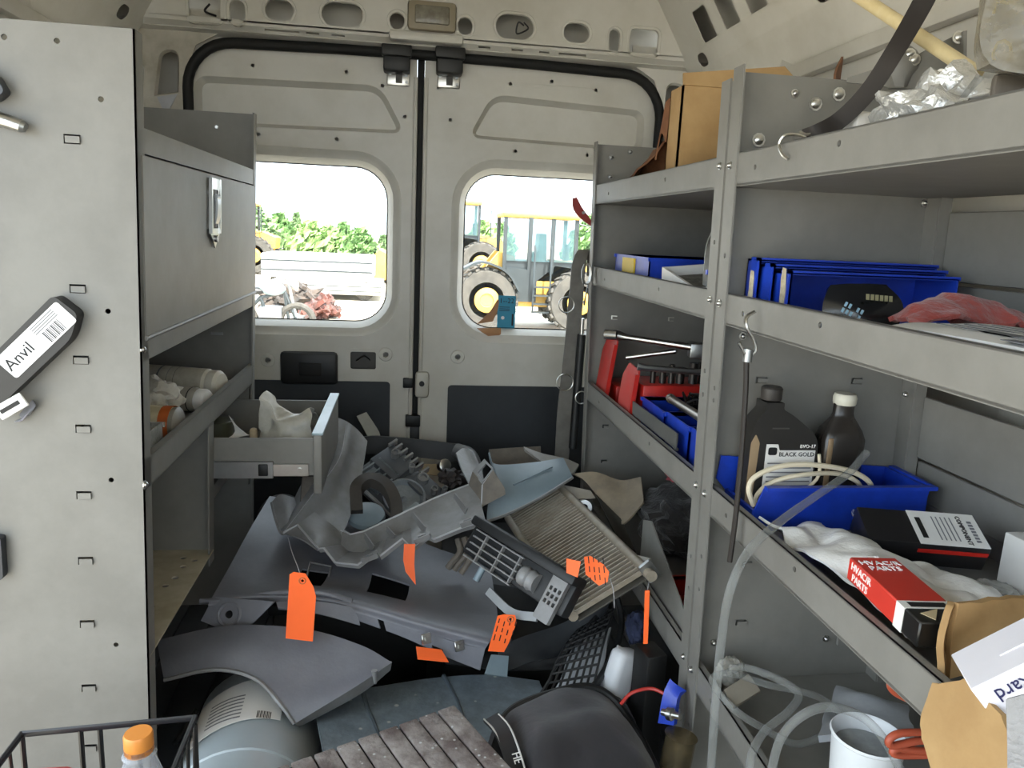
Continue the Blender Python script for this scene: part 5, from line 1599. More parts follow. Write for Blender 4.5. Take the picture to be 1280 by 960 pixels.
# pale cap piece behind it
S('cap_strip', 'pale grey broken trim strip behind the blue grey deflector plate', 'car part', B().sheet(rowsof([[(655, 558, 2.08), (678, 566, 2.04), (705, 572, 2.0), (724, 580, 1.96)], [(658, 562, 2.05), (680, 578, 2.0), (700, 588, 1.96), (716, 592, 1.93)]]), .006, 4, 6, jit=.004), mat('pale_trim', '#8f8c86', .6))
S('seal_strip', 'thin dark grey trim strip lying along the foot of the right rear door', 'car part', B().tube([A(612, 572, 2.15), A(640, 570, 2.15), A(676, 568, 2.15)], 0, flat=(.05, .012), up=(0, -1, .3)), PLD)

# ---- headlamp assembly
HM = frame(A(504, 606, 2.02), A(545, 640, 1.95) - A(462, 565, 2.1), A(530, 570, 2.1) - A(475, 630, 1.95))
hb = B().box(-.13, .13, -.085, .075, -.05, -.01, .008)
hb.box(-.12, -.02, -.02, .07, -.012, .018, .006).box(.0, .12, .01, .07, -.012, .012, .005)
bz = B().lathe([(-.012, .06), (.012, .06), (.014, .054), (.0, .045), (-.004, .01), (.004, .002)], (.035, -.03, 0), (0, 0, 1), 28)
sq_ = B()
sq_.box(-.105, -.025, -.075, .005, -.012, .0, .003)
for k in range(4):
    sq_.box(-.105 + .025 * k, -.10 + .025 * k, -.075, .005, 0, .016)
sq_.box(-.105, -.025, -.076, -.07, 0, .018).box(-.105, -.025, .0, .006, 0, .018)
lit = B().box(.07, .125, -.075, -.02, -.01, .02, .006)
cn = []
for (x_, y_, r_, h_) in ((-.08, .04, .012, .04), (.03, .045, .016, .03), (.08, .04, .01, .035), (-.02, .05, .009, .028), (.10, .06, .008, .04)):
    cn.append(B().lathe([(0, r_), (h_, r_), (h_, r_ * .7), (h_ - .01, r_ * .7)], (x_, y_, .0), (0, 0, 1), 12))
fins = B()
for k in range(7):
    fins.box(-.12 + .022 * k, -.114 + .022 * k, .05, .082, .01, .03)
bar_ = B().tube([Vector((-.13, -.09, -.01)), Vector((.13, -.088, -.01))], .006, 8)
GL = mat('smoky_lamp_plastic', '#8f969c', .25, scale=16, col2='#737a80')
T('headlamp_assembly', 'broken headlamp assembly with round reflector inside the trim frame', 'car part', [('housing', hb, mat('dark_lamp_housing', '#54585d', .5)), ('round_reflector', bz, GL), ('square_reflector', sq_, GL), ('marker_lens', lit, mat('clear_marker_lens', '#8b959a', .2)), *[('connector', c, PLB) for c in cn], ('cooling_fins', fins, PLB), ('edge_strip', bar_, mat('pale_strip', '#a5a7a8', .4))], M=HM)
# dark rubber sleeve bits beside it
b = B().lathe([(0, .016), (.02, .018), (.03, .018), (.032, .012)], A(552, 583, 2.09), (.3, -.8, .4), 16)
T('lamp_socket', 'small chrome rimmed lamp socket beside the headlamp assembly', 'car part', [('socket', b, STEEL), ('holder', B().blob(A(566, 598, 2.02), (.034, .03, .024), .4, 9, 3), mat('dark_brown_plastic', '#2a2220', .6))])
# dark beam behind
b = B().tube(cr([A(450, 558, 2.25), A(470, 556, 2.25), A(520, 560, 2.25), A(572, 566, 2.24)], 5), 0, flat=(.055, .03), up=(0, -1, .2))
e2 = B().tube(cr([A(570, 564, 2.23), A(586, 570, 2.2), A(592, 585, 2.15), A(594, 600, 2.1)], 6), [.026] * 19, 12)
T('cross_beam', 'dark plastic beam with a bent sleeve at one end behind the headlamp assembly', 'car part', [('beam', b, PLK), ('bent_sleeve', e2, mat('grey_sleeve', '#6e7072', .4, bump=.3, bscale=60))])
S('card_scrap', 'small square of brown card in front of the dark beam', 'cardboard', B().sheet([[A(526, 580, 2.20), A(558, 580, 2.20)], [A(530, 592, 2.18), A(556, 596, 2.18)]], .004, 2, 2), mat('tan_card', '#9b8a6d', .9))
S('metal_sheet', 'bent grey white sheet of trim standing against the left rear door', 'car part', B().sheet(rowsof([[(446, 520, 2.38), (458, 515, 2.40)], [(452, 530, 2.36), (474, 540, 2.38)], [(460, 545, 2.34), (475, 552, 2.36)]]), .003, 4, 4), mat('whitish_trim', '#a9a9a2', .6))
# hoop and pale disc under the frame
hp_ = cr([A(446, 640, 1.80), A(446, 612, 1.84), A(462, 600, 1.86), A(482, 608, 1.85), A(494, 630, 1.82), A(496, 655, 1.78)], 6)
S('rubber_hoop', 'brown grey curved rubber hoop inside the trim frame', 'hoop', B().tube(hp_, 0, flat=(.03, .028), up=(0, -.3, 1)), mat('brown_grey_rubber', '#3d3935', .7, scale=14))
S('plastic_disc', 'pale blue grey plastic disc seen through the trim frame', 'car part', B().lathe([(0, .05), (.010, .047), (.015, .03), (.016, .001)], A(458, 646, 1.875), (.0, -.35, .95), 28), mat('pale_blue_grey', '#74828a', .4))
# dark tyre-like ring behind the drawer
hp_ = [A(352, 622, 2.06) + Vector((0, 0, -.066)) + Vector((.05 * cos(k * pi / 14), .02 * sin(k * pi / 14), .05 * sin(k * pi / 14))) for k in range(28)]
S('rubber_ring', 'dark rubber ring lying under the open drawer', 'ring', B().tube(hp_, .02, 10, closed=True), mat('dusty_rubber', '#2c2a29', .8))

# ---- radiator
TRc, BRc = A(697, 609, 1.90), at(806, 716, x=.462)
TLc, BLc = TRc + Vector((-.13, .0, -.085)), BRc + Vector((-.13, .0, -.085))
def rp(u, v, off=0):
    a = TLc.lerp(TRc, u)
    c = BLc.lerp(BRc, u)
    p_ = a.lerp(c, v)
    n_ = (TRc - TLc).cross(BLc - TLc).normalized()
    if n_.dot(CAMP - p_) < 0:
        n_ = -n_
    return p_ + n_ * off
core = B().grid([[rp(u / 4, v / 8, -.012) for u in range(5)] for v in range(9)], .003)
tubes = []
for k in range(38):
    v = (k + .5) / 38
    tubes.append(('fin_tube', B().tube([rp(0, v, .0), rp(1, v, .0)], 0, flat=(.0042, .009), up=tuple(rp(.5, .5, 1) - rp(.5, .5, 0))), TAN))
tank = B().tube([rp(1.03, -.06, 0), rp(1.03, .5, 0), rp(1.03, 1.04, 0)], .011, 10)
tank2 = B().tube([rp(-.03, .0, 0), rp(-.03, 1.0, 0)], .010, 10)
tb1 = B().sheet([[A(703, 606, 1.88), A(738, 613, 1.84)], [A(716, 624, 1.82), A(744, 622, 1.80)]], .003, 3, 3)
bv = A(731, 634, 1.72) - A(729, 633, 1.76)
bs = B().lathe([(0, .018), (bv.length, .018), (bv.length, .008), (0, .008), (0, .018)], A(729, 633, 1.76), bv, 16, caps=False)
tb2 = B().sheet([[at(782, 690, x=.455), at(812, 698, x=.478)], [at(795, 704, x=.462), at(812, 704, x=.478)]], .003, 3, 3)
bs2 = B().plate(rrect(-.014, -.02, .014, .02, .004, 3), [circ(0, -.008, .007)], lambda u, v, w: Vector((u, w - .004, v)), .008).xf(tr(*at(812, 714, x=.470)) @ rot(-40, 'Y'))
T('radiator', 'dusty finned radiator leaning against the right shelves', 'radiator', [('core', core, mat('dark_fin_core', '#55524c', .7, metal=.3))] + tubes + [('end_tank', tank, TAN), ('end_tank', tank2, TAN), ('upper_bracket', tb1, mat('pale_bracket', '#b3aca0', .5)), ('upper_bush', bs, ZINC), ('lower_bracket', tb2, mat('grey_bracket', '#9a9790', .5)), ('lower_lug', bs2, ZINC)])
# tan splash shield behind the radiator
R = [[(716, 592, 1.88), (745, 590, 1.85), (775, 600, 1.80), (801, 596, 1.76)], [(730, 600, 1.84), (755, 606, 1.80), (780, 614, 1.76), (804, 622, 1.70)], [(748, 622, 1.78), (768, 648, 1.70), (780, 654, 1.66), (804, 628, 1.68)]]
T('splash_shield', 'tan brown curved splash shield behind the radiator', 'car part', [('shield', B().sheet(rowsof(R), .004, 7, 7), mat('tan_brown_plastic', '#948671', .6, scale=12, col2='#7a6e5e')), ('lower_web', B().sheet(rowsof([[(745, 618, 1.78), (776, 648, 1.68)], [(770, 668, 1.62), (795, 690, 1.58)]]), .004, 4, 4), mat('dark_olive_plastic', '#34322c', .6))])

# ---- black grille piece
GM = frame(A(644, 716, 1.35), A(706, 742, 1.27) - A(590, 668, 1.48), Vector((0, .55, .6))) @ Matrix.Scale(.82, 4)
gb = B().box(-.19, .16, -.03, .05, -.05, -.012, .008)
gb.box(-.19, .16, .045, .07, -.05, .012, .006)
lat = []
for k in range(5):
    lat.append(('grille_bar', B().box(-.17, .0, -.035 + .018 * k, -.031 + .018 * k, -.012, .0, .001, 1), PLB))
for k in range(3):
    lat.append(('grille_bar', B().box(-.13 + .06 * k, -.126 + .06 * k, -.035, .042, -.012, .001, .001, 1), PLB))
mo = B().lathe([(0, .024), (.01, .026), (.02, .022), (.03, .026), (.04, .022), (.05, .024)], (.015, .005, -.01), (1, 0, 0), 14)
ep = B().plate(rrect(.10, -.06, .145, .05, .004, 2), [rrect(.106 + .013 * k, -.02 + .016 * j, .114 + .013 * k, -.010 + .016 * j, .001, 1) for k in range(3) for j in range(3)], lambda u, v, w: Vector((u, v, w - .010)), .014)
cl2 = B().cyl((-.10, -.07, -.01), (-.10, -.03, -.01), .009, n=10)
T('air_shutter', 'black air shutter with grey lattice and end plate in the middle of the heap', 'car part', [('body', gb, PLK)] + lat + [('bellows', mo, PLB), ('end_plate', ep, PLB), ('peg', cl2, PLC), ('side_strip', B().tube(cr([Vector((-.06, -.075, -.02)), Vector((.03, -.085, -.02)), Vector((.10, -.06, -.02))], 5), 0, flat=(.006, .02), up=(0, 1, 0)), mat('pale_grey_strip', '#8a8d90', .5))], M=GM)
for i, (p, lab) in enumerate((([(560, 665), (568, 680), (560, 705), (572, 715)], 'left'), )):
    pass
S('pipe_bundle', 'bundle of three bent grey pipes hanging below the trim frame', 'pipe', B().tube(cr([A(580, 672, 1.69), A(584, 690, 1.67), A(572, 706, 1.66), A(568, 712, 1.66)], 5), .008, 8).tube(cr([A(572, 674, 1.69), A(575, 690, 1.67), A(565, 703, 1.66), A(560, 710, 1.66)], 5), .008, 8).tube(cr([A(588, 672, 1.69), A(592, 690, 1.67), A(582, 708, 1.66), A(576, 716, 1.66)], 5), .008, 8), PLD)
# black tray under everything in the middle
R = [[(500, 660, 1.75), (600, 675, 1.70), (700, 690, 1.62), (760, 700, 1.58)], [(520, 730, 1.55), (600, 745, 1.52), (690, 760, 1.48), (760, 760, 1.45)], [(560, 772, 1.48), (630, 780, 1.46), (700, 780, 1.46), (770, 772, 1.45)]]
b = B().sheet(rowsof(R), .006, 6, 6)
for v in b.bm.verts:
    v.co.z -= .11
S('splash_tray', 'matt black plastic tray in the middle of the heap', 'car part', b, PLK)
S('foam_roll', 'slate blue foam roll lying under the blue grey deflector plate', 'foam', B().tube(cr([A(606, 664, 1.66), A(622, 676, 1.62), A(636, 688, 1.58), A(646, 697, 1.55)], 5), .012, 12), mat('slate_foam', '#2e3943', .8))

# ---- mesh liner
R = [[(622, 812, 1.36), (650, 797, 1.38), (705, 778, 1.41), (745, 752, 1.43), (768, 735, 1.45)], [(626, 826, 1.335), (655, 815, 1.355), (705, 800, 1.385), (738, 780, 1.40), (758, 762, 1.41)], [(636, 838, 1.315), (668, 826, 1.335), (700, 820, 1.36), (722, 806, 1.375), (738, 790, 1.38)]]
lin_ = B().sheet(rowsof(R), .003, 6, 6)
q4 = [A(722, 788, 1.39), A(768, 760, 1.42), A(742, 858, 1.26), A(680, 866, 1.26)]
def mq(u, v):
    return q4[0].lerp(q4[1], u).lerp(q4[3].lerp(q4[2], u), v) + Vector((0, 0, .02 * sin(pi * v)))
ms = []
for k in range(8):
    ms.append(('mesh_bar', B().tube([mq(k / 7, v / 6) for v in range(7)], .0026, 5), PLK))
for k in range(11):
    ms.append(('mesh_bar', B().tube([mq(u / 4, k / 10) for u in range(5)], .0026, 5), PLK))
rim_ = B().tube(cr([A(768, 735, 1.45), A(777, 775, 1.40), A(768, 815, 1.33), A(738, 862, 1.24), A(700, 870, 1.24)], 6), .007, 8)
rim_.tube(cr([A(745, 770, 1.41), A(712, 812, 1.345), A(676, 868, 1.25)], 5), .004, 6)
T('mesh_liner', 'black inner liner with a lattice mesh panel on the heap', 'car part', [('liner', lin_, mat('grey_black_liner', '#2b2e31', .5, scale=8, col2='#212326'))] + ms + [('rim', rim_, PLK), ('end_tab', B().sheet(rowsof([[(614, 818, 1.325), (636, 820, 1.325)], [(606, 842, 1.29), (634, 846, 1.29)]]), .004, 3, 3), PLC)])

S('foam_sheet', 'crumpled white foam sheet behind the lattice mesh', 'foam', B().sheet([[p_ + Vector((.0, .012, -.022)) for p_ in r_] for r_ in rowsof([[(716, 800, 1.42), (740, 786, 1.44), (766, 775, 1.45)], [(704, 835, 1.36), (730, 825, 1.37), (760, 812, 1.38)], [(688, 864, 1.31), (716, 860, 1.31), (744, 852, 1.32)]])], .006, 6, 6, jit=.006, js=20), mat('white_foam', '#c9ccd2', .7))

# ---- slate mat with ridges
R = [[(392, 850, 1.40), (450, 845, 1.42), (540, 832, 1.45), (610, 828, 1.45), (675, 835, 1.42)], [(396, 880, 1.30), (455, 872, 1.33), (545, 862, 1.36), (615, 860, 1.36), (680, 862, 1.34)], [(404, 920, 1.20), (470, 905, 1.24), (550, 900, 1.26), (600, 898, 1.26), (630, 892, 1.27)], [(415, 965, 1.10), (480, 945, 1.15), (555, 940, 1.17), (590, 935, 1.18), (610, 928, 1.19)]]
rg = []
for pl in ([(452, 844, 1.425), (460, 872, 1.335), (474, 905, 1.245), (486, 945, 1.155)], [(555, 830, 1.455), (572, 862, 1.365), (584, 898, 1.265), (596, 938, 1.175)]):
    rg.append(('ridge', B().tube([A(*p) + Vector((0, 0, .002)) for p in pl], .005, 6), mat('mat_ridge', '#5a646c', .5)))
for r_ in R:
    pass
T('floor_mat', 'slate grey plastic floor panel with two ridges, dotted with dust', 'car part', M=tr(0, 0, -.03), parts=[('panel', B().sheet(rowsof(R), .006, 8, 8), mat('dusty_slate', '#76828b', .6, scale=28, col2='#656f77', bump=.15, bscale=90, speck=28))] + rg)

# ---- dusty ribbed case in front
zt3 = .40
O_ = at(570, 882, z=zt3)
U_ = at(345, 962, z=zt3) - O_
V_ = at(528, 962, z=zt3) - O_
Mb = frame(O_, U_, V_)
if (Mb.to_3x3() @ Vector((0, 0, 1))).z < 0:
    pass
sgn_ = -1 if (Mb.to_3x3() @ Vector((0, 0, 1))).z > 0 else 1
DUST = mat('dusty_maroon_black_plastic', '#948d89', .8, scale=16, col2='#5f5350', bump=.35, bscale=90, speck=60)
W_, D_ = .40, .26
zz0, zz1 = (0, sgn_ * .30)
case = B().box(0, W_, 0, D_, min(zz0, zz1), max(zz0, zz1), .01)
ribs_ = []
for k in range(11):
    x0 = .006 + k * .0355
    ribs_.append(('lid_rib', B().box(x0, x0 + .0325, .004, D_ - .006, min(0, -sgn_ * .007), max(0, -sgn_ * .007), .003), DUST))
T('ribbed_case', 'dusty dark plastic case with a ribbed lid in front of the floor panel', 'case', [('case', case, mat('dark_dusty_plastic', '#2f2d2a', .7, scale=12))] + ribs_, M=Mb)

# ---- duffel bag
R = [[(618, 911, 1.17), (644, 884, 1.20), (690, 866, 1.22), (735, 858, 1.23), (765, 872, 1.22), (790, 905, 1.18)],
     [(628, 930, 1.11), (654, 905, 1.12), (695, 885, 1.14), (740, 878, 1.15), (775, 892, 1.14), (805, 930, 1.12)],
     [(644, 960, 1.03), (664, 940, 1.03), (700, 925, 1.04), (750, 920, 1.05), (790, 935, 1.05), (822, 965, 1.04)],
     [(656, 1005, .98), (675, 995, .97), (705, 990, .96), (755, 985, .96), (800, 990, .97), (835, 1010, .98)]]
BAGM = mat('black_nylon', '#2b292d', .6, scale=7, col2='#232125', bump=.15, bscale=40, sheen=.2)
bag = B().sheet(rowsof(R), .02, 8, 8, jit=.014, js=11)
sk = B().sheet([[A(622, 909, 1.17), A(690, 866, 1.22), A(765, 872, 1.22), A(790, 905, 1.18)], [A(600, 925, 1.17) + Vector((0, .0, -.09)), A(690, 880, 1.24) + Vector((0, -.01, -.09)), A(765, 880, 1.24) + Vector((0, -.01, -.09)), A(790, 910, 1.2) + Vector((0, -.01, -.09))]], .01, 5, 5)
pip = B().tube(cr([A(*p) for p in R[0]] + [A(*R[1][5]), A(*R[2][5])], 6), .007, 8)
sp = [(612, 903, 1.165), (625, 918, 1.115), (636, 945, 1.055), (648, 985, .985)]
stp = B().tube(cr([A(*p) + Vector((0, -.016, .022)) for p in sp], 6), 0, flat=(.030, .003), up=(0, -.7, .7))
e1 = B()
for s_ in (-1, 1):
    e1.tube(cr([A(p[0] + s_ * 9, p[1] - s_ * 3, p[2]) + Vector((0, -.018, .0245)) for p in sp], 6), .0016, 5)
stx = text('HE', .02, frame(A(643, 955, 1.035) + Vector((0, -.020, .027)), A(648, 985, .985) - A(636, 945, 1.055), (1, .0, .2)))
T('duffel_bag', 'black nylon duffel bag with a white edged strap in front of the mesh liner', 'bag', [('top', bag, BAGM), ('side', sk, BAGM), ('piping', pip, BLK), ('strap', stp, BLK, [('strap_edging', e1, PAPER), ('strap_text', stx, WINK)])])

# ---- clutter between the bag and the right shelves
jug = B().box(-.030, .030, -.02, .02, -.06, .05, .014, 3, M=tr(*A(775, 842, 1.27)) @ rot(25, 'Z') @ rot(18, 'Y'))
S('white_jug', 'frosted white plastic jug behind the lattice mesh', 'jug', jug, mat('frosted_white', '#c7c9cd', .4, var=.05), parts=[('jug_lip', B().sheet(rowsof([[(772, 806, 1.285), (787, 814, 1.28)], [(774, 816, 1.26), (790, 824, 1.26)]]), .004, 3, 3), mat('frosted_white', '#c7c9cd'))])
S('navy_bundle', 'dark navy cloth bundle behind the frosted jug', 'cloth', crumple(A(797, 785, 1.34), (.022, .03, .035), .2, 82), NAVYC)
S('black_carton', 'black box standing beside the frosted jug', 'box', B().box(-.022, .022, -.028, .028, -.17, .07, .006, M=tr(*A(810, 852, 1.235)) @ rot(12, 'Z')), BLK)
S('red_hose', 'thin red hose arched beside the right shelves', 'hose', B().tube(cr([A(776, 880, 1.17), A(790, 866, 1.17), A(815, 861, 1.17), A(836, 872, 1.15), A(845, 890, 1.14)], 6), .0032, 7), mat('red_hose_rubber', '#c2352c', .4))
S('blue_scrap', 'folded bright blue plastic piece at the foot of the middle post', 'plastic', B().sheet(rowsof([[(826, 902, 1.12), (846, 905, 1.10)], [(832, 870, 1.13), (850, 875, 1.11)], [(838, 848, 1.14), (853, 868, 1.12)]]), .012, 3, 3), BLUE)
S('steel_fitting', 'small bright steel fitting on the blue plastic piece', 'fitting', B().lathe([(0, .006), (.01, .006), (.011, .011), (.02, .011), (.021, .006), (.035, .006)], A(828, 890, 1.10), (.5, -.6, .2), 10), STEEL)
S('foil_can', 'gold and silver can at the foot of the middle post', 'can', B().lathe([(0, .024), (.002, .026), (.09, .026), (.095, .028), (.095, .001)], A(838, 985, 1.05), (.15, .1, 1), 20), mat('brass_foil', '#b9a67e', .25, metal=.9, scale=20, col2='#8a7c62'))

# ---- tags
def tag(pp, y, m, lab, strings=None, hole=None, scribble=True, dirs=None):
    """card tag given by pixel corners (first two = top edge) at depth y (one per corner)"""
    ys = y if isinstance(y, (list, tuple)) else [y] * len(pp)
    P3 = [A(px, py, d) for (px, py), d in zip(pp, ys)]
    fr = frame(P3[0], P3[1] - P3[0], P3[-1] - P3[0])
    iv = fr.inverted()
    L2 = [iv @ p for p in P3]
    poly = [(p.x, p.y) for p in L2]
    cx = sum(p[0] for p in poly) / len(poly)
    cy = sum(p[1] for p in poly) / len(poly)
    parts = []
    hl_ = []
    if hole:
        h3 = iv @ A(hole[0], hole[1], sum(ys) / len(ys))
        hl_ = [[(h3.x + .0028 * cos(k * pi / 6), h3.y + .0028 * sin(k * pi / 6)) for k in range(12)]]
        parts.append(('eyelet', B().tube([fr @ Vector((h3.x + .006 * cos(k * pi / 6), h3.y + .006 * sin(k * pi / 6), 0)) for k in range(12)], .0014, 5, closed=True), mat('eyelet_card', '#c56a3a', .7)))
    nz = (fr.to_3x3() @ Vector((0, 0, 1)))
    s_ = 1 if nz.dot(CAMP - P3[0]) > 0 else -1
    card = B().plate(poly, hl_, lambda u, v, w: fr @ Vector((u, v, -s_ * w)), .0008)
    parts.insert(0, ('card', card, m))
    if scribble:
        sb = B()
        ux_ = Vector((poly[1][0] - poly[0][0], poly[1][1] - poly[0][1], 0)).normalized()
        for k in range(4):
            for j in range(3):
                u = cx + (j - 1) * .017 + random.uniform(-.003, .003)
                v = cy + (k - 1.5) * .011
                sb.box(u - .006, u + random.uniform(.002, .007), v - .0010, v + .0010, min(0, s_ * .0005), max(0, s_ * .0005))
        parts.append(('handwriting', sb.xf(fr), INK))
    if strings:
        parts.append(('string', B().tube(cr([A(*q) for q in strings], 5), .0009, 5), mat('white_string', '#c9c9cc', .8)))
    T('parts_tag', lab, 'tag', parts, 'orange parts tags')


tag([(357, 798), (362, 718), (367, 715), (382, 717), (392, 734), (395, 746), (391, 802)], 1.345, OTAG, 'bright orange blank tag hanging on a string from the trim frame corner', [(360, 672, 1.70), (365, 690, 1.55), (372, 708, 1.41), (377, 724, 1.345)], (378, 726), False)
tag([(505, 680), (519, 680), (518, 706), (520, 733), (507, 716), (504, 700)], [1.59, 1.59, 1.57, 1.55, 1.56, 1.58], OTAG, 'narrow orange red tag hanging below the trim frame seen edge on', None, None, False)
tag([(610, 814), (622, 770), (630, 768), (644, 769), (646, 778), (636, 804), (630, 815)], 1.29, OTAG, 'orange red tag with handwriting beside the end of the mesh liner', None, (638, 774))
tag([(730, 696), (732, 718), (752, 731), (764, 726), (765, 714), (757, 705), (738, 695)], [1.27, 1.26, 1.24, 1.23, 1.23, 1.24, 1.26], OTAG, 'orange red tag with handwriting lying against the bottom of the radiator', [(763, 724, 1.23), (767, 740, 1.25), (768, 760, 1.28)], None)
tag([(806, 738), (812, 738), (809, 805), (804, 805)], [1.25, 1.24, 1.24, 1.25], OTAG, 'thin red tag hanging edge on below the radiator lug', [(812, 718, 1.30), (811, 728, 1.27), (809, 740, 1.245)], None, False)
tag([(708, 698), (726, 702), (722, 722), (708, 716)], [1.24, 1.23, 1.22, 1.23], OTAG, 'crumpled orange red tag tucked behind the tag by the radiator', None, None, False)
tag([(520, 808), (552, 812), (562, 825), (522, 824)], [1.36, 1.36, 1.33, 1.33], OTAG, 'orange red tag lying under the bumper cover clips', None, None, False)
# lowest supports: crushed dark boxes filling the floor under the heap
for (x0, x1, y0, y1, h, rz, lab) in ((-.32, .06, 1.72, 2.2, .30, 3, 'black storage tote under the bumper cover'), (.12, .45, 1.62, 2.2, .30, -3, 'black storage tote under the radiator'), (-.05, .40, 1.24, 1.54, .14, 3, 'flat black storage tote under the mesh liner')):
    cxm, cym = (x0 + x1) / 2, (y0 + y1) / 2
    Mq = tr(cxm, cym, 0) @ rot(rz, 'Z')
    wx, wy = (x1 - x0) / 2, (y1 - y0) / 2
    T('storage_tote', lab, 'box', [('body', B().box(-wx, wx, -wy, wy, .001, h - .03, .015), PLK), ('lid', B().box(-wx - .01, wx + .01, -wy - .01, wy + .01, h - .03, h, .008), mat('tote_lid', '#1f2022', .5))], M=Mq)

# ================================================================== seen through the rear windows
CATY = mat('machine_yellow', '#d0a548', .6, scale=2, col2='#c0943c')
MGRY = mat('machine_dark_grey', '#2b3234', .5)
TYRE = mat('tyre_rubber', '#3b3935', .9, scale=6, col2='#4d4a44')
CABG2 = mat('cab_glass', '#4d6c70', .1, alpha=.5)
TRW = mat('trailer_white', '#d9d9d4', .5, var=.04)


def gp_(px, Y):
    """ground point under pixel column px at depth Y"""
    p = at(px, 400, y=Y)
    return Vector((p.x, Y, GZ + .02))


def tyre(c, r, w_):
    b = B().lathe([(-w_ / 2, r * .55), (-w_ / 2, r * .9), (-w_ / 2 + .05, r * .96), (w_ / 2 - .05, r * .96), (w_ / 2, r * .9), (w_ / 2, r * .55)], c, (0, 1, 0), 28)
    for k in range(22):
        a_ = 2 * pi * k / 22
        M = tr(*c) @ rot(-math.degrees(a_), 'Y') @ rot(18, 'X')
        b.box(r * .93, r * 1.0, -w_ / 2, w_ / 2, -.04, .04, M=M)
    hub = B().lathe([(-w_ / 2 - .01, r * .2), (-w_ / 2 - .03, r * .22), (-w_ / 2 + .03, r * .56), (-w_ / 2, r * .56)], c, (0, 1, 0), 24)
    return b, hub


def loader(px, Y, lab, s=1.0, simple=False):
    o = gp_(px, Y)
    f = lambda u, v, w=0: Vector((o.x + u * s, o.y + w * s, o.z + v * s))
    pts = []
    t1, h1 = tyre(f(-.80, .58, -.55), .60 * s, .42 * s)
    t2, h2 = tyre(f(.98, .58, -.55), .60 * s, .42 * s)
    t3, h3 = tyre(f(-.80, .58, .75), .60 * s, .42 * s)
    t4, h4 = tyre(f(.98, .58, .75), .60 * s, .42 * s)
    for t_, h_ in ((t1, h1), (t2, h2), (t3, h3), (t4, h4)):
        pts.append(('tyre', t_, TYRE, [('wheel_hub', h_, CATY)]))
    pl = lambda poly, w0, th: B().plate(poly, [], lambda u, v, w: f(u, v, w0 + w), th * 1.0)
    pts.append(('chassis', pl([(-.5, .45), (1.3, .45), (1.45, .75), (1.4, 1.15), (.55, 1.25), (.2, .95), (-.5, .85)], -.42, .95), CATY))
    pts.append(('engine_hood', pl([(.55, .85), (1.6, .8), (1.62, 1.15), (1.2, 1.32), (.55, 1.35)], -.40, .9), CATY))
    pts.append(('side_panel', pl([(-.42, .55), (.18, .55), (.18, 1.15), (-.42, 1.2)], -.50, .1), MGRY))
    pts.append(('lift_arm', pl([(-.25, 1.40), (-.55, 1.48), (-1.45, .35), (-1.35, .15), (-1.15, .2), (-.5, 1.0), (-.15, 1.1)], -.34, .14), CATY))
    pts.append(('lift_arm', pl([(-.25, 1.40), (-.55, 1.48), (-1.45, .35), (-1.35, .15), (-1.15, .2), (-.5, 1.0), (-.15, 1.1)], .34, .14), CATY))
    pts.append(('fender', B().sheet([[f(-1.25, 1.12, -.80), f(-.9, 1.26, -.80), f(-.45, 1.1, -.80), f(-.2, .75, -.80)], [f(-1.25, 1.12, -.36), f(-.9, 1.26, -.36), f(-.45, 1.1, -.36), f(-.2, .75, -.36)]], .04, 4, 6), MGRY))
    pts.append(('bucket', pl([(-1.3, .1), (-2.0, .05), (-2.05, .5), (-1.7, .85), (-1.4, .7)], -.85, 1.9), CATY))
    # cab: posts, roof, glass, rails, steps
    roof = B().box(f(-.52, 0).x, f(.98, 0).x, f(0, 0, -.52).y, f(0, 0, .72).y, f(0, 2.13).z, f(0, 2.22).z, .03)
    pts.append(('cab_roof', roof, CATY))
    for (u, w_) in ((-.46, -.46), (.02, -.48), (.46, -.46), (.92, -.44), (-.46, .62), (.92, .62)):
        pts.append(('cab_post', B().box(f(u - .035, 0).x, f(u + .035, 0).x, f(0, 0, w_ - .03).y, f(0, 0, w_ + .03).y, f(0, 1.1).z, f(0, 2.14).z), MGRY))
    pts.append(('cab_base', pl([(-.46, .95), (.92, .95), (.92, 1.32), (-.46, 1.32)], -.42, 1.0), MGRY))
    for (u0, u1) in ((-.42, 0), (.06, .42), (.5, .88)):
        pts.append(('cab_window', pl([(u0, 1.32), (u1, 1.32), (u1, 2.12), (u0, 2.12)], -.45, .012), CABG2))
    pts.append(('seat', pl([(.1, 1.32), (.42, 1.32), (.40, 1.85), (.26, 1.85), (.24, 1.5), (.1, 1.46)], -.1, .4), MGRY))
    rl = B()
    for u in (.1, .42):
        rl.tube([f(u, .35, -.62), f(u, 1.55, -.62), f(u, 1.62, -.56)], .02 * s, 6)
    pts.append(('grab_rail', rl, MGRY))
    for k in range(4):
        pts.append(('step', B().box(f(.1, 0).x, f(.42, 0).x, f(0, 0, -.66).y, f(0, 0, -.5).y, f(0, .35 + .16 * k).z, f(0, .38 + .16 * k).z), MGRY))
    pts.append(('mirror_frame', B().tube([f(.95, 2.05, -.55), f(1.22, 2.0, -.6), f(1.22, 1.3, -.6), f(.95, 1.25, -.55)], .018 * s, 6), MGRY))
    pts.append(('exhaust_stack', B().cyl(f(.85, 1.2, .1), f(.85, 1.65, .1), .06 * s, n=10), MGRY))
    T('wheel_loader', lab, 'loader', pts)


loader(652, 13.8, 'yellow wheel loader with dark framed cab parked behind the right rear window', .94)
loader(552, 25, 'second yellow wheel loader parked farther back in the yard', 1.2)
loader(286, 27, 'yellow wheel loader standing by the trees behind the left rear window', 1.05)
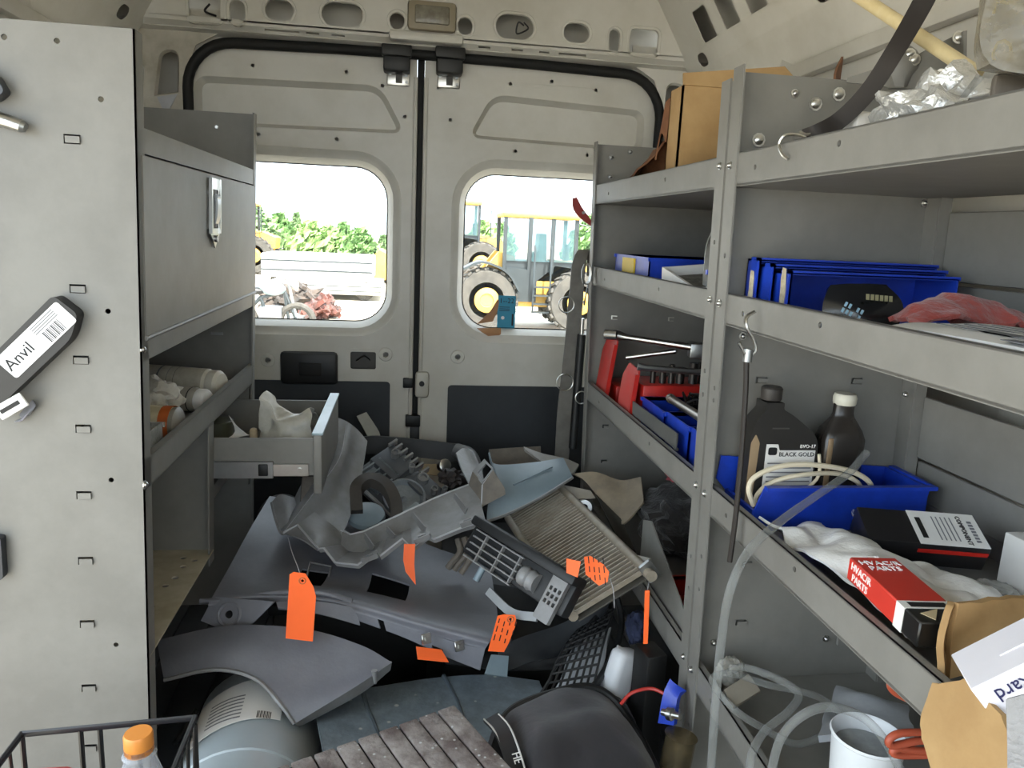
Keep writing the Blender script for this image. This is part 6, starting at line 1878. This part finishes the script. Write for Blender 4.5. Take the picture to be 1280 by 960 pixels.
# long white trailer bodies
for (px, Y, L_, z0_, z1_, lab) in ((398, 20.8, 2.9, .30, .92, 'long low white trailer body behind the scrap pile'), (408, 18.2, 2.6, .12, .40, 'white flat trailer deck in front of the low white trailer')):
    o = gp_(px, Y)
    pts = [('body', B().box(o.x - L_ / 2, o.x + L_ / 2, Y - .2, Y + 1.8, o.z + z0_, o.z + z1_, .04), TRW)]
    for k in range(2):
        pts.append(('side_rail', B().box(o.x - L_ / 2, o.x + L_ / 2, Y - .24, Y - .2, o.z + z0_ + (z1_ - z0_) * (.3 + .4 * k), o.z + z0_ + (z1_ - z0_) * (.36 + .4 * k)), MGRY))
    for u in (-.35, .35):
        pts.append(('wheel', B().lathe([(-.1, .12), (-.1, .22), (.1, .22), (.1, .12)], (o.x + L_ * u, Y, o.z + .21), (0, 1, 0), 18), TYRE))
        pts.append(('axle_stand', B().box(o.x + L_ * u - .05, o.x + L_ * u + .05, Y + .2, Y + .3, o.z, o.z + z0_), MGRY))
    T('trailer', lab, 'trailer', pts)
# scrap heap and a motorcycle
for i, (px, Y, hh, wd_, m, lab) in enumerate(((372, 15.5, .55, .75, mat('scrap_dark', '#35312e', .8, scale=4, col2='#54483f'), 'heap of dark scrap metal in the yard'), (402, 14.6, .35, .36, mat('scrap_red', '#6a3c32', .7, scale=4, col2='#3f302b'), 'reddish scrap metal at the end of the dark scrap heap'))):
    o = gp_(px, Y)
    b = B()
    for k in range(38):
        u, v = random.uniform(-1, 1), random.uniform(0, 1)
        c_ = Vector((o.x + u * wd_ * (1 - v * .6), Y + random.uniform(-.4, .4), o.z + .06 + v * hh * (1 - abs(u) * .5)))
        b.box(-random.uniform(.04, .2), .1, -.04, .06, -.03, .04, M=tr(*c_) @ rot(random.uniform(-70, 70), 'Y') @ rot(random.uniform(0, 180), 'Z'))
    b.blob((o.x, Y, o.z + hh * .35), (wd_ * .8, .4, hh * .5), .4, 9, 3)
    S('scrap_heap', lab, 'scrap', b, m, kind='stuff')
o = gp_(335, 11.5)
f = lambda u, v, w=0: Vector((o.x + u, o.y + w, o.z + v))
parts = []
for u in (-.42, .42):
    parts.append(('wheel', B().tube([f(u + .24 * cos(k * pi / 12), .28 + .24 * sin(k * pi / 12)) for k in range(24)], .05, 8, closed=True), TYRE, [('spokes', (lambda bb: [bb.tube([f(u, .28), f(u + .22 * cos(k * pi / 5), .28 + .22 * sin(k * pi / 5))], .008, 4) for k in range(10)] and bb)(B()), ZINC)]))
parts += [('frame', B().tube([f(-.42, .28), f(-.1, .62), f(.25, .72), f(.42, .28)], .03, 8).tube([f(-.1, .62), f(0, .3), f(.3, .3), f(.25, .7)], .03, 8), MGRY),
          ('engine', B().box(f(-.12, 0).x, f(.22, 0).x, o.y - .12, o.y + .12, f(0, .22).z, f(0, .5).z, .03), ZINC),
          ('fuel_tank', B().blob(f(.08, .76), (.2, .1, .1), .05, 5, 3), mat('tank_paint', '#8ea0a0', .3)),
          ('seat', B().blob(f(-.25, .72), (.25, .1, .06), .05, 5, 3), BLK),
          ('handlebar', B().tube([f(.3, .95, -.3), f(.28, .98, 0), f(.3, .95, .3)], .018, 6).tube([f(.42, .28), f(.28, .98)], .025, 6), ZINC),
          ('headlamp', B().lathe([(0, .03), (.08, .09), (.1, .09), (.1, .001)], f(.34, .82), (1, 0, 0), 14), STEEL)]
T('motorcycle', 'motorcycle parked close behind the left rear window', 'motorcycle', parts)
S('utility_pole', 'tall thin pale pole rising behind the wheel loader cab', 'pole', B().cyl(gp_(627, 20), gp_(627, 20) + Vector((0, 0, 5.2)), .05, .04, 8), mat('pale_pole', '#b9b4a6', .8))

# trees and shrubs along the far edge of the yard
LEAF = [mat('leaf_mid_green', '#6a8c50', .7, scale=3, col2='#587a42'), mat('leaf_pale_green', '#7f9c5c', .7, scale=3, col2='#6c8a4c'), mat('leaf_grey_green', '#7f9a68', .7, scale=3, col2='#667f54')]
BARK = mat('bark', '#6a5a48', .9)
def tree(px, Y, top, r, k, lab, cone=False):
    o = gp_(px, Y)
    h = at(px, top, y=Y).z - o.z
    rnd = random.Random(int(px * 7 + Y))
    b = B()
    n_ = 620
    vs, fs = [], []
    for i in range(n_):
        t_ = rnd.uniform(.12, 1)
        prof_ = (1.05 - t_) if cone else math.sin(min(1, t_ * 1.05) * pi * .78 + .5)
        rr = r * max(.08, prof_) * math.sqrt(rnd.uniform(.2, 1))
        a_ = rnd.uniform(0, 2 * pi)
        c_ = o + Vector((rr * cos(a_), rr * sin(a_), h * t_))
        s_ = rnd.uniform(.07, .17) * (1 + r * .15)
        n1 = Vector((rnd.uniform(-1, 1), rnd.uniform(-1, 1), rnd.uniform(-.3, 1))).normalized()
        u_ = n1.orthogonal().normalized() * s_
        w_ = n1.cross(u_)
        q = [b.bm.verts.new(c_ + u_ * 1.5), b.bm.verts.new(c_ + w_ * .7 + n1 * s_ * .3), b.bm.verts.new(c_ - u_ * 1.5), b.bm.verts.new(c_ - w_ * .7 + n1 * s_ * .3)]
        b.face(q)
    T('tree', lab, 'tree', [('crown', b, LEAF[k]), ('trunk', B().tube([o, o + Vector((.04, 0, h * .5)), o + Vector((0, 0, h * .95))], [.10, .07, .02], 6), BARK)], 'trees along the yard')


for (px, Y, h, r, k, lab, cn_) in (
        (324, 31, 260, .9, 2, 'tall grey green tree beside the left shelves seen through the left window', False),
        (350, 34, 268, .9, 0, 'mid green tree between the grey green tree and the pale shrub', False),
        (372, 36, 268, .5, 2, 'narrow pointed grey green tree rising above the shrubs', True),
        (388, 28, 279, .85, 1, 'broad pale green shrub behind the scrap heap', False),
        (410, 32, 284, .85, 1, 'pale green shrub above the long white trailer', False),
        (428, 36, 280, .7, 0, 'mid green shrub with a raised tip above the white trailer', False),
        (449, 28, 288, .8, 0, 'low mid green shrub over the end of the white trailer', False),
        (478, 34, 296, .5, 2, 'small grey green tree by the edge of the left window', True),
        (600, 32, 278, 1.0, 1, 'pale green tree between the two wheel loaders in the right window', False),
        (622, 36, 280, .8, 0, 'mid green tree behind the wheel loader cab', False),
        (735, 28, 268, 1.2, 0, 'dense mid green tree beside the right shelves seen through the right window', False),
        (760, 33, 266, 1.3, 2, 'grey green tree behind the dense tree in the right window', False)):
    tree(px, Y, h, r, k, lab, cn_)

# sticker and tape scraps on the right window
ps = at(631, 389, y=YD + .046)
sw, sh_ = .024, .048
c0, c1 = at(621, 410, y=YD + .046), at(645, 370, y=YD + .046)
stk = B().box(c0.x, c1.x, YD + .0445, YD + .0455, c0.z, c1.z)
tx1 = text('1--22', .024, frame(((c0.x + c1.x) / 2, YD + .0440, c1.z - .018), (1, 0, 0), (0, 0, 1)))
ln = B()
for k in range(3):
    ln.box(c0.x + .006, c1.x - .02, YD + .0436, YD + .0445, c1.z - .040 - .006 * k, c1.z - .038 - .006 * k)
ln.box(c1.x - .012, c1.x - .006, YD + .0436, YD + .0445, c0.z + .01, c0.z + .05)
dot = B().cyl(((c0.x + c1.x) / 2 - .012, YD + .0436, c0.z + .036), ((c0.x + c1.x) / 2 - .012, YD + .0445, c0.z + .036), .006, n=12)
T('inspection_sticker', 'blue inspection sticker on the right rear window', 'sticker', [('sticker', stk, mat('sticker_blue', '#2f8fb0', .5, var=.05)), ('date_print', tx1, INK), ('small_print', ln, INK), ('punch_mark', dot, WINK)])
S('tape_scrap', 'torn brown tape beside the blue sticker on the window', 'tape', B().sheet([[at(596, 405, y=YD + .040), at(616, 402, y=YD + .040)], [at(612, 390, y=YD + .042), at(622, 388, y=YD + .042)], [at(622, 374, y=YD + .043), at(624, 376, y=YD + .043)]], .001, 4, 4, jit=.002), mat('brown_tape', '#a8794e', .5))
S('tape_scrap', 'torn brown tape hanging on the window frame below the blue sticker', 'tape', B().sheet([[at(596, 410, y=YD + .010), at(626, 410, y=YD + .012)], [at(602, 415, y=YD - .002), at(626, 417, y=YD - .002)], [at(610, 420, y=YD - .003), at(624, 419, y=YD - .003)]], .001, 4, 4, jit=.002), mat('brown_tape', '#a8794e', .5))
